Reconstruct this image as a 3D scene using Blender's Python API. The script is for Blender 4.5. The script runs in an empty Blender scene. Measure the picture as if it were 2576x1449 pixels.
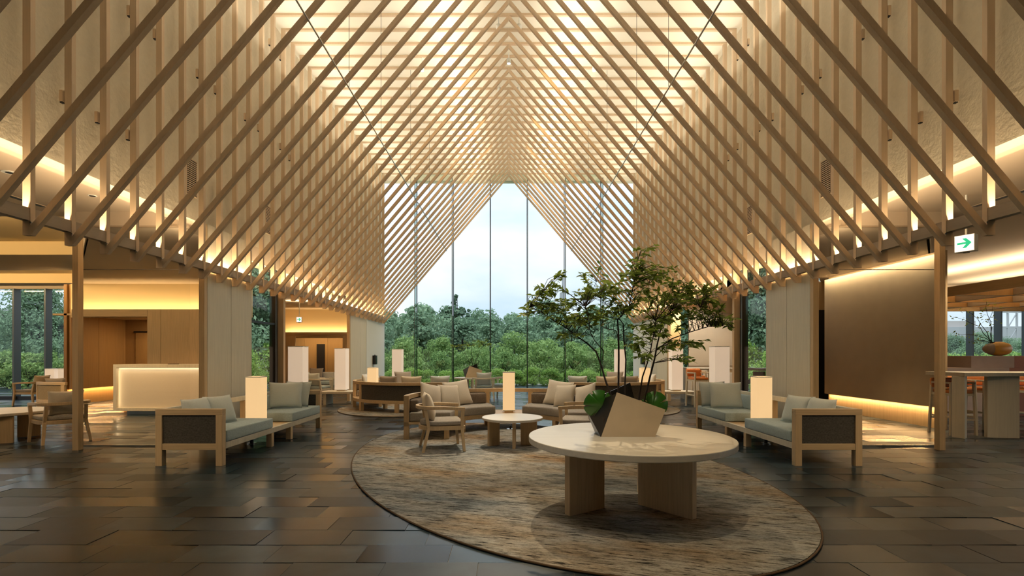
import bpy, math, random
from math import pi, sin, cos, sqrt, atan2, radians
from mathutils import Vector, Matrix, noise

random.seed(7)
SC = bpy.context.scene
COL = SC.collection

# ------------------------------------------------------------------ camera
# lens: 17.57 mm shift lens, one-point perspective along +Y, eye at 1.35 m
FPX = 1257.0
cam_d = bpy.data.cameras.new('camera')
cam_d.sensor_width = 36.0
cam_d.lens = 36.0 * FPX / 2576.0
cam_d.shift_x = 8.0 / 2576.0
cam_d.shift_y = 167.5 / 2576.0
cam_d.clip_start = 0.05
cam_d.clip_end = 500
cam = bpy.data.objects.new('camera', cam_d)
cam.location = (0, 0, 1.35)
cam.rotation_euler = (pi / 2, 0, 0)
COL.objects.link(cam)
SC.camera = cam

# ------------------------------------------------------------------ view
SC.view_settings.view_transform = 'Standard'
SC.view_settings.look = 'None'
SC.view_settings.exposure = 0.82
SC.view_settings.gamma = 1.0
SC.view_settings.use_curve_mapping = False
try:
    cy = SC.cycles
    cy.use_denoising = True
    cy.max_bounces = 8
    cy.diffuse_bounces = 4
    cy.glossy_bounces = 4
    cy.transmission_bounces = 4
    cy.transparent_max_bounces = 24
    cy.caustics_reflective = False
    cy.caustics_refractive = False
    cy.sample_clamp_indirect = 6.0
except Exception:
    pass

# ------------------------------------------------------------------ sky (overcast)
W = bpy.data.worlds.new('sky')
SC.world = W
W.use_nodes = True
nt = W.node_tree
nt.nodes.clear()
wo = nt.nodes.new('ShaderNodeOutputWorld')
bg = nt.nodes.new('ShaderNodeBackground')
bg.inputs['Strength'].default_value = 0.94
tc = nt.nodes.new('ShaderNodeTexCoord')
mp = nt.nodes.new('ShaderNodeMapping')
mp.inputs['Scale'].default_value = (1.6, 1.6, 4.5)
nz = nt.nodes.new('ShaderNodeTexNoise')
nz.inputs['Scale'].default_value = 1.7
nz.inputs['Detail'].default_value = 5
nz.inputs['Roughness'].default_value = 0.5
rp = nt.nodes.new('ShaderNodeValToRGB')
rp.color_ramp.elements[0].position = 0.36
rp.color_ramp.elements[0].color = (0.42, 0.53, 0.62, 1)
rp.color_ramp.elements[1].position = 0.62
rp.color_ramp.elements[1].color = (0.64, 0.675, 0.705, 1)
nt.links.new(tc.outputs['Generated'], mp.inputs['Vector'])
nt.links.new(mp.outputs['Vector'], nz.inputs['Vector'])
nt.links.new(nz.outputs['Fac'], rp.inputs['Fac'])
# overcast sky: brighter overhead than at the horizon
sp = nt.nodes.new('ShaderNodeSeparateXYZ')
sq = nt.nodes.new('ShaderNodeMath')
sq.operation = 'MULTIPLY'
gz = nt.nodes.new('ShaderNodeMath')
gz.operation = 'MULTIPLY_ADD'
gz.inputs[1].default_value = 2.2
gz.inputs[2].default_value = 1.0
vs_ = nt.nodes.new('ShaderNodeVectorMath')
vs_.operation = 'SCALE'
nt.links.new(tc.outputs['Generated'], sp.inputs[0])
nt.links.new(sp.outputs['Z'], sq.inputs[0])
nt.links.new(sp.outputs['Z'], sq.inputs[1])
nt.links.new(sq.outputs[0], gz.inputs[0])
nt.links.new(rp.outputs['Color'], vs_.inputs[0])
nt.links.new(gz.outputs[0], vs_.inputs['Scale'])
nt.links.new(vs_.outputs[0], bg.inputs['Color'])
nt.links.new(bg.outputs['Background'], wo.inputs['Surface'])

WARM = (1.0, 0.74, 0.43)
WARM2 = (1.0, 0.78, 0.50)
AMBER = (1.0, 0.60, 0.26)
NEUT = (1.0, 0.92, 0.80)
GOLD = (1.0, 0.70, 0.34)


def area(name, loc, direction, sx, sy, power, color=WARM, up=(0, 1, 0)):
    """rectangular LED; sx runs along `up`-perpendicular axis, sy along `up`"""
    L = bpy.data.lights.new(name, 'AREA')
    L.shape = 'RECTANGLE'
    L.size = sx
    L.size_y = sy
    L.energy = power
    L.color = color
    o = bpy.data.objects.new(name, L)
    z = -Vector(direction).normalized()
    y = Vector(up)
    y = (y - z * y.dot(z)).normalized()
    x = y.cross(z)
    m = Matrix((x, y, z)).transposed().to_4x4()
    m.translation = Vector(loc)
    o.matrix_world = m
    COL.objects.link(o)
    return o


def spot(name, loc, target, power, angle, color=WARM2, blend=0.5, radius=0.04):
    L = bpy.data.lights.new(name, 'SPOT')
    L.energy = power
    L.spot_size = radians(angle)
    L.spot_blend = blend
    L.color = color
    L.shadow_soft_size = radius
    o = bpy.data.objects.new(name, L)
    d = Vector(target) - Vector(loc)
    o.rotation_euler = d.to_track_quat('-Z', 'Y').to_euler()
    o.location = loc
    COL.objects.link(o)
    return o


# uplight troughs at the foot of the timber frames
for s in (-1, 1):
    area('trough_light', (s * 4.55, 10.9, 2.635), (0, 0, 1), 0.03, 16.0, 195)
    # cove behind the lower edge of the plaster wall
    area('cove_light', (s * 4.93, 7.6, 3.40), (s * 0.35, 0, 1), 0.03, 21.5, 30, WARM2)
    # unseen strips without fixtures, added near posts and ridge to wash the ceiling
    area('ceiling_uplight', (s * 4.25, 10.6, 6.75), (s * -0.75, 0, 1), 0.05, 16.0, 88, (1.0, 0.90, 0.72))
    area('ceiling_uplight', (s * 1.15, 10.6, 6.95), (s * 0.35, 0, 1), 0.05, 16.0, 100, (1.0, 0.90, 0.72))
# spotlights at the ridge, pooling on the rugs
for (x, y, tx, ty, p) in ((0.2, 9.7, 0.75, 3.6, 900), (-0.2, 9.7, -0.9, 6.6, 500), (0.2, 9.7, 0.3, 6.6, 450)):
    spot('ridge_spot', (x, y, 7.55), (tx, ty, 0), p, 17)
# warm spots over the entrance end, lighting the fronts of table, planter and sofas
spot('front_spot', (0.4, 0.2, 7.4), (1.0, 4.2, 0.7), 150, 32, WARM2, 0.8)
spot('front_spot', (0.2, 2.3, 7.5), (1.2, 3.4, 0), 260, 24, WARM, 0.9)
spot('front_spot', (0.3, 1.3, 7.5), (-0.4, 5.2, 0), 240, 34, NEUT, 0.9)
spot('seat_fill', (0.0, 9.6, 7.45), (0.0, 8.7, 0.3), 420, 46, NEUT, 0.9)  # neutral fill added over the middle seating, no fixture
for s in (-1, 1):
    spot('seat_fill', (s * 0.1, 13.0, 7.45), (s * 2.4, 13.2, 0.3), 380, 44, NEUT, 0.9)  # added fill for the two far sofas
    spot('front_spot', (s * 5.4, 2.6, 3.40), (s * 3.95, 6.1, 0.4), 120, 34, WARM2, 0.9)
    spot('front_spot', (s * 7.4, 3.6, 3.40), (s * 6.2, 6.2, 0.0), 90, 75, WARM, 0.9)


# ------------------------------------------------------------------ materials
MATS = {}


def new_mat(name):
    m = bpy.data.materials.new(name)
    m.use_nodes = True
    n = m.node_tree
    n.nodes.clear()
    out = n.nodes.new('ShaderNodeOutputMaterial')
    return m, n, out


def N(n, t, **kw):
    x = n.nodes.new(t)
    for k, v in kw.items():
        setattr(x, k, v)
    return x


def principled(n, out, color, rough, metallic=0.0, spec=0.5):
    p = N(n, 'ShaderNodeBsdfPrincipled')
    p.inputs['Base Color'].default_value = (*color, 1)
    p.inputs['Roughness'].default_value = rough
    p.inputs['Metallic'].default_value = metallic
    p.inputs['Specular IOR Level'].default_value = spec
    n.links.new(p.outputs[0], out.inputs['Surface'])
    return p


def ramp(n, stops):
    r = N(n, 'ShaderNodeValToRGB')
    e = r.color_ramp.elements
    while len(e) < len(stops):
        e.new(0.5)
    for i, (pos, c) in enumerate(stops):
        e[i].position = pos
        e[i].color = (*c, 1)
    return r


def sc3(c, k):
    return tuple(min(1, x * k) for x in c)


def plain(name, color, rough=0.6, metallic=0.0, spec=0.4, bump=0.0, bscale=60, var=0.0):
    if name in MATS:
        return MATS[name]
    m, n, out = new_mat(name)
    p = principled(n, out, color, rough, metallic, spec)
    if bump or var:
        t = N(n, 'ShaderNodeTexCoord')
        z = N(n, 'ShaderNodeTexNoise')
        z.inputs['Scale'].default_value = bscale
        z.inputs['Detail'].default_value = 4
        n.links.new(t.outputs['Object'], z.inputs['Vector'])
        if var:
            r = ramp(n, [(0.3, sc3(color, 1 - var)), (0.7, sc3(color, 1 + var))])
            n.links.new(z.outputs['Fac'], r.inputs['Fac'])
            n.links.new(r.outputs['Color'], p.inputs['Base Color'])
        if bump:
            b = N(n, 'ShaderNodeBump')
            b.inputs['Strength'].default_value = bump
            b.inputs['Distance'].default_value = 0.01
            n.links.new(z.outputs['Fac'], b.inputs['Height'])
            n.links.new(b.outputs['Normal'], p.inputs['Normal'])
    MATS[name] = m
    return m


def wood(name, color, axis='Z', rough=0.5, fine=55, contrast=0.16, spec=0.35):
    if name in MATS:
        return MATS[name]
    m, n, out = new_mat(name)
    p = principled(n, out, color, rough, 0, spec)
    t = N(n, 'ShaderNodeTexCoord')
    mpn = N(n, 'ShaderNodeMapping')
    s = [fine, fine, fine]
    s['XYZ'.index(axis)] = fine * 0.035
    mpn.inputs['Scale'].default_value = s
    z = N(n, 'ShaderNodeTexNoise')
    z.inputs['Scale'].default_value = 1.0
    z.inputs['Detail'].default_value = 5
    z.inputs['Roughness'].default_value = 0.6
    z.inputs['Distortion'].default_value = 0.4
    oi = N(n, 'ShaderNodeObjectInfo')
    r = ramp(n, [(0.25, sc3(color, 1 - contrast)), (0.5, color), (0.75, sc3(color, 1 + contrast * 0.8))])
    hv = N(n, 'ShaderNodeHueSaturation')
    mr = N(n, 'ShaderNodeMapRange')
    mr.inputs['To Min'].default_value = 0.92
    mr.inputs['To Max'].default_value = 1.08
    n.links.new(oi.outputs['Random'], mr.inputs['Value'])
    n.links.new(mr.outputs[0], hv.inputs['Value'])
    n.links.new(t.outputs['Object'], mpn.inputs['Vector'])
    n.links.new(mpn.outputs[0], z.inputs['Vector'])
    n.links.new(z.outputs['Fac'], r.inputs['Fac'])
    n.links.new(r.outputs['Color'], hv.inputs['Color'])
    n.links.new(hv.outputs['Color'], p.inputs['Base Color'])
    MATS[name] = m
    return m


def fabric(name, color, contrast=0.25, scale=260, rough=0.95):
    if name in MATS:
        return MATS[name]
    m, n, out = new_mat(name)
    p = principled(n, out, color, rough, 0, 0.1)
    p.inputs['Sheen Weight'].default_value = 0.15
    t = N(n, 'ShaderNodeTexCoord')
    cols = []
    for sv in ((1, 1, 0.18), (0.18, 0.18, 1)):
        mpn = N(n, 'ShaderNodeMapping')
        mpn.inputs['Scale'].default_value = sv
        z = N(n, 'ShaderNodeTexNoise')
        z.inputs['Scale'].default_value = scale
        z.inputs['Detail'].default_value = 2
        n.links.new(t.outputs['Object'], mpn.inputs['Vector'])
        n.links.new(mpn.outputs[0], z.inputs['Vector'])
        cols.append(z)
    a = N(n, 'ShaderNodeMath', operation='ADD')
    n.links.new(cols[0].outputs['Fac'], a.inputs[0])
    n.links.new(cols[1].outputs['Fac'], a.inputs[1])
    h = N(n, 'ShaderNodeMath', operation='MULTIPLY')
    h.inputs[1].default_value = 0.5
    n.links.new(a.outputs[0], h.inputs[0])
    r = ramp(n, [(0.36, sc3(color, 1 - contrast)), (0.64, sc3(color, 1 + contrast))])
    n.links.new(h.outputs[0], r.inputs['Fac'])
    n.links.new(r.outputs['Color'], p.inputs['Base Color'])
    b = N(n, 'ShaderNodeBump')
    b.inputs['Strength'].default_value = 0.25
    b.inputs['Distance'].default_value = 0.003
    n.links.new(h.outputs[0], b.inputs['Height'])
    n.links.new(b.outputs['Normal'], p.inputs['Normal'])
    MATS[name] = m
    return m


def emit(name, color, strength, base=(0.8, 0.8, 0.8)):
    if name in MATS:
        return MATS[name]
    m, n, out = new_mat(name)
    p = principled(n, out, base, 0.7, 0, 0.2)
    p.inputs['Emission Color'].default_value = (*color, 1)
    p.inputs['Emission Strength'].default_value = strength
    MATS[name] = m
    return m


def glass(name, tint=(1, 1, 1), refl=1.0):
    if name in MATS:
        return MATS[name]
    m, n, out = new_mat(name)
    tr = N(n, 'ShaderNodeBsdfTransparent')
    tr.inputs['Color'].default_value = (*tint, 1)
    gl = N(n, 'ShaderNodeBsdfGlossy')
    gl.inputs['Roughness'].default_value = 0.0
    lw = N(n, 'ShaderNodeLayerWeight')
    lw.inputs['Blend'].default_value = 0.5
    pw = N(n, 'ShaderNodeMath', operation='POWER')
    pw.inputs[1].default_value = 5.0
    ma = N(n, 'ShaderNodeMath', operation='MULTIPLY_ADD')
    ma.inputs[1].default_value = 0.9 * refl
    ma.inputs[2].default_value = 0.04 * refl
    mx = N(n, 'ShaderNodeMixShader')
    n.links.new(lw.outputs['Facing'], pw.inputs[0])
    n.links.new(pw.outputs[0], ma.inputs[0])
    n.links.new(ma.outputs[0], mx.inputs['Fac'])
    n.links.new(tr.outputs[0], mx.inputs[1])
    n.links.new(gl.outputs[0], mx.inputs[2])
    n.links.new(mx.outputs[0], out.inputs['Surface'])
    MATS[name] = m
    return m


def leafmat(name, c0, c1, trans=0.35, rough=0.5):
    if name in MATS:
        return MATS[name]
    m, n, out = new_mat(name)
    g = N(n, 'ShaderNodeNewGeometry')
    oi = N(n, 'ShaderNodeObjectInfo')
    a = N(n, 'ShaderNodeMath', operation='MULTIPLY_ADD')
    a.inputs[1].default_value = 0.6
    b = N(n, 'ShaderNodeMath', operation='MULTIPLY')
    b.inputs[1].default_value = 0.4
    n.links.new(oi.outputs['Random'], b.inputs[0])
    n.links.new(g.outputs['Random Per Island'], a.inputs[0])
    n.links.new(b.outputs[0], a.inputs[2])
    r = ramp(n, [(0.0, c0), (1.0, c1)])
    n.links.new(a.outputs[0], r.inputs['Fac'])
    p = N(n, 'ShaderNodeBsdfPrincipled')
    p.inputs['Roughness'].default_value = rough
    p.inputs['Specular IOR Level'].default_value = 0.3
    n.links.new(r.outputs['Color'], p.inputs['Base Color'])
    t = N(n, 'ShaderNodeBsdfTranslucent')
    n.links.new(r.outputs['Color'], t.inputs['Color'])
    mx = N(n, 'ShaderNodeMixShader')
    mx.inputs['Fac'].default_value = trans
    n.links.new(p.outputs[0], mx.inputs[1])
    n.links.new(t.outputs[0], mx.inputs[2])
    n.links.new(mx.outputs[0], out.inputs['Surface'])
    MATS[name] = m
    return m


OAK = (0.56, 0.41, 0.24)
M_oak = wood('oak_vertical', OAK, 'Z')
M_oakx = wood('oak_across', OAK, 'X')
M_oaky = wood('oak_along', OAK, 'Y')
M_slat = wood('slat_timber', (0.64, 0.495, 0.345), 'Z', contrast=0.06, rough=0.55)
M_slatf = wood('fascia_timber', (0.34, 0.27, 0.20), 'Y', contrast=0.06)
M_panel = wood('pale_panel', (0.69, 0.645, 0.54), 'Z', fine=40, contrast=0.10)
M_walnut = wood('amber_panel', (0.42, 0.24, 0.09), 'Z', fine=40, contrast=0.12, rough=0.4)
M_white_oak = wood('limed_oak', (0.62, 0.58, 0.48), 'Z')
M_tabletop = wood('tabletop_oak', (0.60, 0.565, 0.49), 'X', fine=40, rough=0.32, contrast=0.08, spec=0.5)
M_tan = fabric('tan_fabric', (0.32, 0.24, 0.14))
M_dark = fabric('charcoal_fabric', (0.075, 0.068, 0.058), 0.4, 200)
M_brown = fabric('brown_fabric', (0.17, 0.135, 0.105), 0.3, 200)
M_grey = fabric('grey_seat_fabric', (0.33, 0.30, 0.26), 0.2, 220)
M_teal = fabric('teal_fabric', (0.36, 0.45, 0.48), 0.16, 220)
M_teal_p = fabric('pale_teal_fabric', (0.58, 0.63, 0.62), 0.06, 300)
M_beige_p = fabric('beige_fabric', (0.66, 0.59, 0.48), 0.06, 300)
M_white_p = fabric('white_fabric', (0.66, 0.66, 0.63), 0.06, 300)
M_taupe_p = fabric('taupe_fabric', (0.33, 0.29, 0.25), 0.08, 300)
M_orange = plain('tan_leather', (0.62, 0.22, 0.07), 0.4, var=0.1, bscale=12)
M_plaster = plain('plaster', (0.66, 0.60, 0.48), 0.9, bump=0.55, bscale=22, var=0.03)
M_ceil = plain('cream_ceiling', (0.82, 0.78, 0.67), 0.9)
M_lowceil = plain('beige_ceiling', (0.56, 0.47, 0.37), 0.85)
M_tray = plain('tray_paint', (0.80, 0.63, 0.36), 0.85)
M_textile = plain('linen_panel', (0.70, 0.63, 0.52), 0.9, bump=0.2, bscale=120, var=0.05)
M_black = plain('black_metal', (0.012, 0.012, 0.014), 0.4)
M_steel = plain('steel_mullion', (0.10, 0.12, 0.145), 0.35, metallic=0.3)
M_chrome = plain('chrome', (0.75, 0.75, 0.74), 0.2, metallic=1.0)
M_grout = plain('grout', (0.20, 0.185, 0.165), 0.8)
M_dark_void = plain('near_black', (0.012, 0.007, 0.004), 0.6)  # near-black; gives door recess and niche their darkness by colour
M_whitewall = plain('white_wall', (0.74, 0.76, 0.74), 0.8)
M_greywall = plain('grey_wallcover', (0.44, 0.37, 0.27), 0.85, var=0.03, bscale=4)
M_copper = plain('copper_plate', (0.30, 0.12, 0.07), 0.45, metallic=0.2, var=0.12, bscale=2)
M_rose = plain('rose_stone', (0.42, 0.34, 0.31), 0.5, var=0.06, bscale=5)
M_bronze = plain('bronze_glaze', (0.42, 0.24, 0.05), 0.3, var=0.3, bscale=3)
M_grey_stone = plain('grey_glaze', (0.22, 0.19, 0.17), 0.5)
M_planter = plain('planter_board', (0.60, 0.49, 0.34), 0.6, var=0.04, bscale=9)
M_planter_in = plain('planter_mirror', (0.014, 0.013, 0.011), 0.30, spec=0.5)
M_bark = plain('dark_bark', (0.035, 0.025, 0.02), 0.8, var=0.3, bscale=40)
M_soil = plain('garden_soil', (0.09, 0.12, 0.045), 1.0, var=0.4, bscale=1.5)
M_small = emit('lamp_paper_small', (1.0, 0.64, 0.30), 0.46, (0.28, 0.24, 0.18))
M_tall = emit('lamp_paper_tall', (1.0, 0.74, 0.52), 0.27, (0.52, 0.51, 0.50))
M_sign = emit('sign_panel', (1, 1, 1), 0.5)
M_green = emit('sign_green', (0.02, 0.5, 0.24), 0.5, (0.02, 0.4, 0.2))
M_bulb = emit('spot_lens', (1.0, 0.88, 0.68), 6.0)
M_glass = glass('window_glass', (0.99, 1, 0.995), 0.4)
M_glass_in = glass('partition_glass', (0.985, 0.99, 0.985), 0.6)
M_fin = glass('fin_glass', (0.62, 0.86, 0.78), 1.2)
M_leaf = leafmat('indoor_leaf', (0.10, 0.17, 0.025), (0.44, 0.57, 0.10), 0.45)
M_monstera = plain('monstera_leaf', (0.03, 0.13, 0.012), 0.3, var=0.2, bscale=6)
M_far = leafmat('far_foliage', (0.11, 0.19, 0.12), (0.33, 0.47, 0.29), 0.35, 0.8)  # paler, greyer greens put distance haze into the leaf colour
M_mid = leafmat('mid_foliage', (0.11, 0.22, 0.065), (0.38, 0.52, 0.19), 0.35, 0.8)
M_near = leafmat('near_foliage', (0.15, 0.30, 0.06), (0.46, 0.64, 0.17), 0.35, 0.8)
M_pine = leafmat('pine_foliage', (0.10, 0.17, 0.12), (0.24, 0.36, 0.24), 0.3, 0.9)
M_facade = plain('far_facade', (0.46, 0.42, 0.40), 0.9)
M_fwin = plain('far_window', (0.13, 0.13, 0.14), 0.3)
M_concrete = plain('far_concrete', (0.42, 0.43, 0.46), 0.9)


def tile_material():
    m, n, out = new_mat('slate_tile')
    p = principled(n, out, (0.03, 0.03, 0.03), 0.3, 0, 0.5)
    t = N(n, 'ShaderNodeTexCoord')
    g = N(n, 'ShaderNodeNewGeometry')
    oi = N(n, 'ShaderNodeObjectInfo')
    ad = N(n, 'ShaderNodeMath', operation='ADD')
    fr = N(n, 'ShaderNodeMath', operation='FRACT')
    n.links.new(oi.outputs['Random'], ad.inputs[0])
    n.links.new(g.outputs['Random Per Island'], ad.inputs[1])
    n.links.new(ad.outputs[0], fr.inputs[0])
    r = ramp(n, [(0.0, (0.008, 0.015, 0.021)), (0.40, (0.017, 0.032, 0.043)), (0.75, (0.030, 0.053, 0.068)), (1.0, (0.036, 0.033, 0.031))])
    n.links.new(fr.outputs[0], r.inputs['Fac'])
    z = N(n, 'ShaderNodeTexNoise')
    z.inputs['Scale'].default_value = 5
    z.inputs['Detail'].default_value = 7
    n.links.new(g.outputs['Position'], z.inputs['Vector'])
    mr = N(n, 'ShaderNodeMapRange')
    mr.inputs['From Min'].default_value = 0.3
    mr.inputs['From Max'].default_value = 0.7
    mr.inputs['To Min'].default_value = 0.7
    mr.inputs['To Max'].default_value = 1.35
    n.links.new(z.outputs['Fac'], mr.inputs['Value'])
    mul = N(n, 'ShaderNodeVectorMath', operation='SCALE')
    n.links.new(r.outputs['Color'], mul.inputs[0])
    n.links.new(mr.outputs[0], mul.inputs['Scale'])
    n.links.new(mul.outputs[0], p.inputs['Base Color'])
    rr = N(n, 'ShaderNodeMapRange')
    rr.inputs['To Min'].default_value = 0.17
    rr.inputs['To Max'].default_value = 0.40
    f2 = N(n, 'ShaderNodeMath', operation='MULTIPLY')
    f2.inputs[1].default_value = 7.31
    f3 = N(n, 'ShaderNodeMath', operation='FRACT')
    n.links.new(fr.outputs[0], f2.inputs[0])
    n.links.new(f2.outputs[0], f3.inputs[0])
    n.links.new(f3.outputs[0], rr.inputs['Value'])
    n.links.new(rr.outputs[0], p.inputs['Roughness'])
    b = N(n, 'ShaderNodeBump')
    b.inputs['Strength'].default_value = 0.10
    b.inputs['Distance'].default_value = 0.01
    n.links.new(z.outputs['Fac'], b.inputs['Height'])
    n.links.new(b.outputs['Normal'], p.inputs['Normal'])
    return m


def rug_material():
    m, n, out = new_mat('streaked_rug')
    p = principled(n, out, (0.3, 0.26, 0.2), 0.97, 0, 0.05)
    g = N(n, 'ShaderNodeNewGeometry')
    mpn = N(n, 'ShaderNodeMapping')
    mpn.inputs['Rotation'].default_value = (0, 0, radians(17))
    n.links.new(g.outputs['Position'], mpn.inputs['Vector'])

    def nz_(sv, scale, det, rough=0.6):
        q = N(n, 'ShaderNodeMapping')
        q.inputs['Scale'].default_value = sv
        z = N(n, 'ShaderNodeTexNoise')
        z.inputs['Scale'].default_value = scale
        z.inputs['Detail'].default_value = det
        z.inputs['Roughness'].default_value = rough
        n.links.new(mpn.outputs[0], q.inputs['Vector'])
        n.links.new(q.outputs[0], z.inputs['Vector'])
        return z
    big = nz_((0.55, 1.2, 1), 0.9, 4)
    mid = nz_((1.0, 3.2, 1), 3.2, 6, 0.65)
    dash = nz_((1.0, 7.0, 1), 5.5, 9, 0.72)
    speck = nz_((1.0, 2.2, 1), 42, 4, 0.8)
    pile = nz_((1, 1, 1), 160, 2)
    c1 = ramp(n, [(0.36, (0.25, 0.28, 0.30)), (0.48, (0.43, 0.42, 0.39)), (0.58, (0.40, 0.34, 0.265)), (0.69, (0.36, 0.22, 0.11))])
    n.links.new(big.outputs['Fac'], c1.inputs['Fac'])
    c2 = ramp(n, [(0.34, (0.50, 0.50, 0.50)), (0.50, (0.95, 0.95, 0.94)), (0.66, (1.0, 1.0, 1.0))])
    n.links.new(mid.outputs['Fac'], c2.inputs['Fac'])
    c3 = ramp(n, [(0.39, (0.07, 0.07, 0.08)), (0.46, (0.80, 0.79, 0.77)), (0.58, (1.0, 1.0, 1.0))])
    n.links.new(dash.outputs['Fac'], c3.inputs['Fac'])
    c4 = ramp(n, [(0.30, (0.45, 0.45, 0.45)), (0.52, (0.95, 0.95, 0.95)), (0.7, (1.0, 1.0, 1.0))])
    n.links.new(speck.outputs['Fac'], c4.inputs['Fac'])
    prev = c1.outputs['Color']
    for cc in (c2, c3, c4):
        mx = N(n, 'ShaderNodeMix', data_type='RGBA', blend_type='MULTIPLY')
        mx.inputs['Factor'].default_value = 1.0
        n.links.new(prev, mx.inputs['A'])
        n.links.new(cc.outputs['Color'], mx.inputs['B'])
        prev = mx.outputs['Result']
    n.links.new(prev, p.inputs['Base Color'])
    b = N(n, 'ShaderNodeBump')
    b.inputs['Strength'].default_value = 0.5
    b.inputs['Distance'].default_value = 0.01
    n.links.new(pile.outputs['Fac'], b.inputs['Height'])
    n.links.new(b.outputs['Normal'], p.inputs['Normal'])
    return m


M_tile = tile_material()
M_rug = rug_material()
M_binding = plain('rug_binding', (0.10, 0.06, 0.03), 0.9)


# ------------------------------------------------------------------ mesh helpers
class MB:
    def __init__(self):
        self.v = []
        self.f = []

    def add(self, vs, fs):
        o = len(self.v)
        self.v += [tuple(x) for x in vs]
        self.f += [tuple(i + o for i in f) for f in fs]
        return self

    def box(self, x0, x1, y0, y1, z0, z1):
        if x0 > x1: x0, x1 = x1, x0
        if y0 > y1: y0, y1 = y1, y0
        if z0 > z1: z0, z1 = z1, z0
        return self.add([(x0, y0, z0), (x1, y0, z0), (x1, y1, z0), (x0, y1, z0), (x0, y0, z1), (x1, y0, z1), (x1, y1, z1), (x0, y1, z1)],
                        [(0, 3, 2, 1), (4, 5, 6, 7), (0, 1, 5, 4), (1, 2, 6, 5), (2, 3, 7, 6), (3, 0, 4, 7)])

    def hexa(self, b, t):
        """8 corner block: b, t are 4 bottom / 4 top points (ccw from above)"""
        return self.add(list(b) + list(t), [(0, 3, 2, 1), (4, 5, 6, 7), (0, 1, 5, 4), (1, 2, 6, 5), (2, 3, 7, 6), (3, 0, 4, 7)])

    def prism(self, poly, z0, z1):
        n = len(poly)
        a = sum(poly[i][0] * poly[(i + 1) % n][1] - poly[(i + 1) % n][0] * poly[i][1] for i in range(n))
        if a < 0: poly = poly[::-1]
        return self.add([(x, y, z0) for x, y in poly] + [(x, y, z1) for x, y in poly],
                        [tuple(range(n - 1, -1, -1)), tuple(range(n, 2 * n))] + [(i, (i + 1) % n, n + (i + 1) % n, n + i) for i in range(n)])

    def prism_y(self, poly, y0, y1):
        """polygon in x-z extruded along y"""
        n = len(poly)
        a = sum(poly[i][0] * poly[(i + 1) % n][1] - poly[(i + 1) % n][0] * poly[i][1] for i in range(n))
        if a < 0: poly = poly[::-1]
        return self.add([(x, y0, z) for x, z in poly] + [(x, y1, z) for x, z in poly],
                        [tuple(range(n)), tuple(range(2 * n - 1, n - 1, -1))] + [(i, n + i, n + (i + 1) % n, (i + 1) % n) for i in range(n)])

    def cyl(self, x, y, z0, z1, r, n=24, r1=None):
        r1 = r if r1 is None else r1
        vs = [(x + r * cos(2 * pi * i / n), y + r * sin(2 * pi * i / n), z0) for i in range(n)]
        vs += [(x + r1 * cos(2 * pi * i / n), y + r1 * sin(2 * pi * i / n), z1) for i in range(n)]
        return self.add(vs, [tuple(range(n - 1, -1, -1)), tuple(range(n, 2 * n))] + [(i, (i + 1) % n, n + (i + 1) % n, n + i) for i in range(n)])

    def arc(self, r0, r1, z0, z1, a0, a1, n=24):
        """ring sector about the origin, degrees measured from +Y clockwise"""
        vs, fs = [], []
        for i in range(n + 1):
            a = radians(a0 + (a1 - a0) * i / n)
            for r, z in ((r0, z0), (r1, z0), (r1, z1), (r0, z1)):
                vs.append((r * sin(a), r * cos(a), z))
        for i in range(n):
            for k in range(4):
                fs.append((4 * i + k, 4 * i + (k + 1) % 4, 4 * i + 4 + (k + 1) % 4, 4 * i + 4 + k))
        fs.append((3, 2, 1, 0))
        fs.append((4 * n, 4 * n + 1, 4 * n + 2, 4 * n + 3))
        return self.add(vs, fs)

    def tube(self, pts, rad, n=6):
        pts = [Vector(p) for p in pts]
        if not isinstance(rad, (list, tuple)): rad = [rad] * len(pts)
        o = []
        up = Vector((0.31, 0.77, 0.55)).normalized()
        for i, p in enumerate(pts):
            d = (pts[min(i + 1, len(pts) - 1)] - pts[max(i - 1, 0)])
            d = d.normalized() if d.length > 1e-9 else Vector((0, 0, 1))
            x = d.cross(up)
            x = x.normalized() if x.length > 1e-4 else Vector((1, 0, 0))
            y = d.cross(x)
            for k in range(n):
                a = 2 * pi * k / n
                o.append(p + (x * cos(a) + y * sin(a)) * rad[i])
        m = len(pts)
        fs = [(i * n + k, i * n + (k + 1) % n, (i + 1) * n + (k + 1) % n, (i + 1) * n + k) for i in range(m - 1) for k in range(n)]
        fs += [tuple(range(n - 1, -1, -1)), tuple((m - 1) * n + k for k in range(n))]
        return self.add(o, fs)

    def sweep(self, pts, w, h, closed=False):
        """rectangular section w (in plan) x h (vertical) along a plan path; pts=(x,y,z)"""
        vs = []
        m = len(pts)
        for i in range(m):
            a = Vector(pts[max(i - 1, 0)]); b = Vector(pts[min(i + 1, m - 1)])
            d = (b - a); d.z = 0; d.normalize()
            nrm = Vector((-d.y, d.x, 0))
            p = Vector(pts[i])
            for sx, sz in ((-1, -1), (1, -1), (1, 1), (-1, 1)):
                q = p + nrm * (sx * w / 2)
                vs.append((q.x, q.y, q.z + sz * h / 2))
        fs = [(4 * i + k, 4 * i + 4 + k, 4 * i + 4 + (k + 1) % 4, 4 * i + (k + 1) % 4) for i in range(m - 1) for k in range(4)]
        fs += [(0, 1, 2, 3), (4 * m - 1, 4 * m - 2, 4 * m - 3, 4 * m - 4)]
        return self.add(vs, fs)

    def mapv(self, fn):
        self.v = [tuple(fn(Vector(p))) for p in self.v]
        return self

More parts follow.
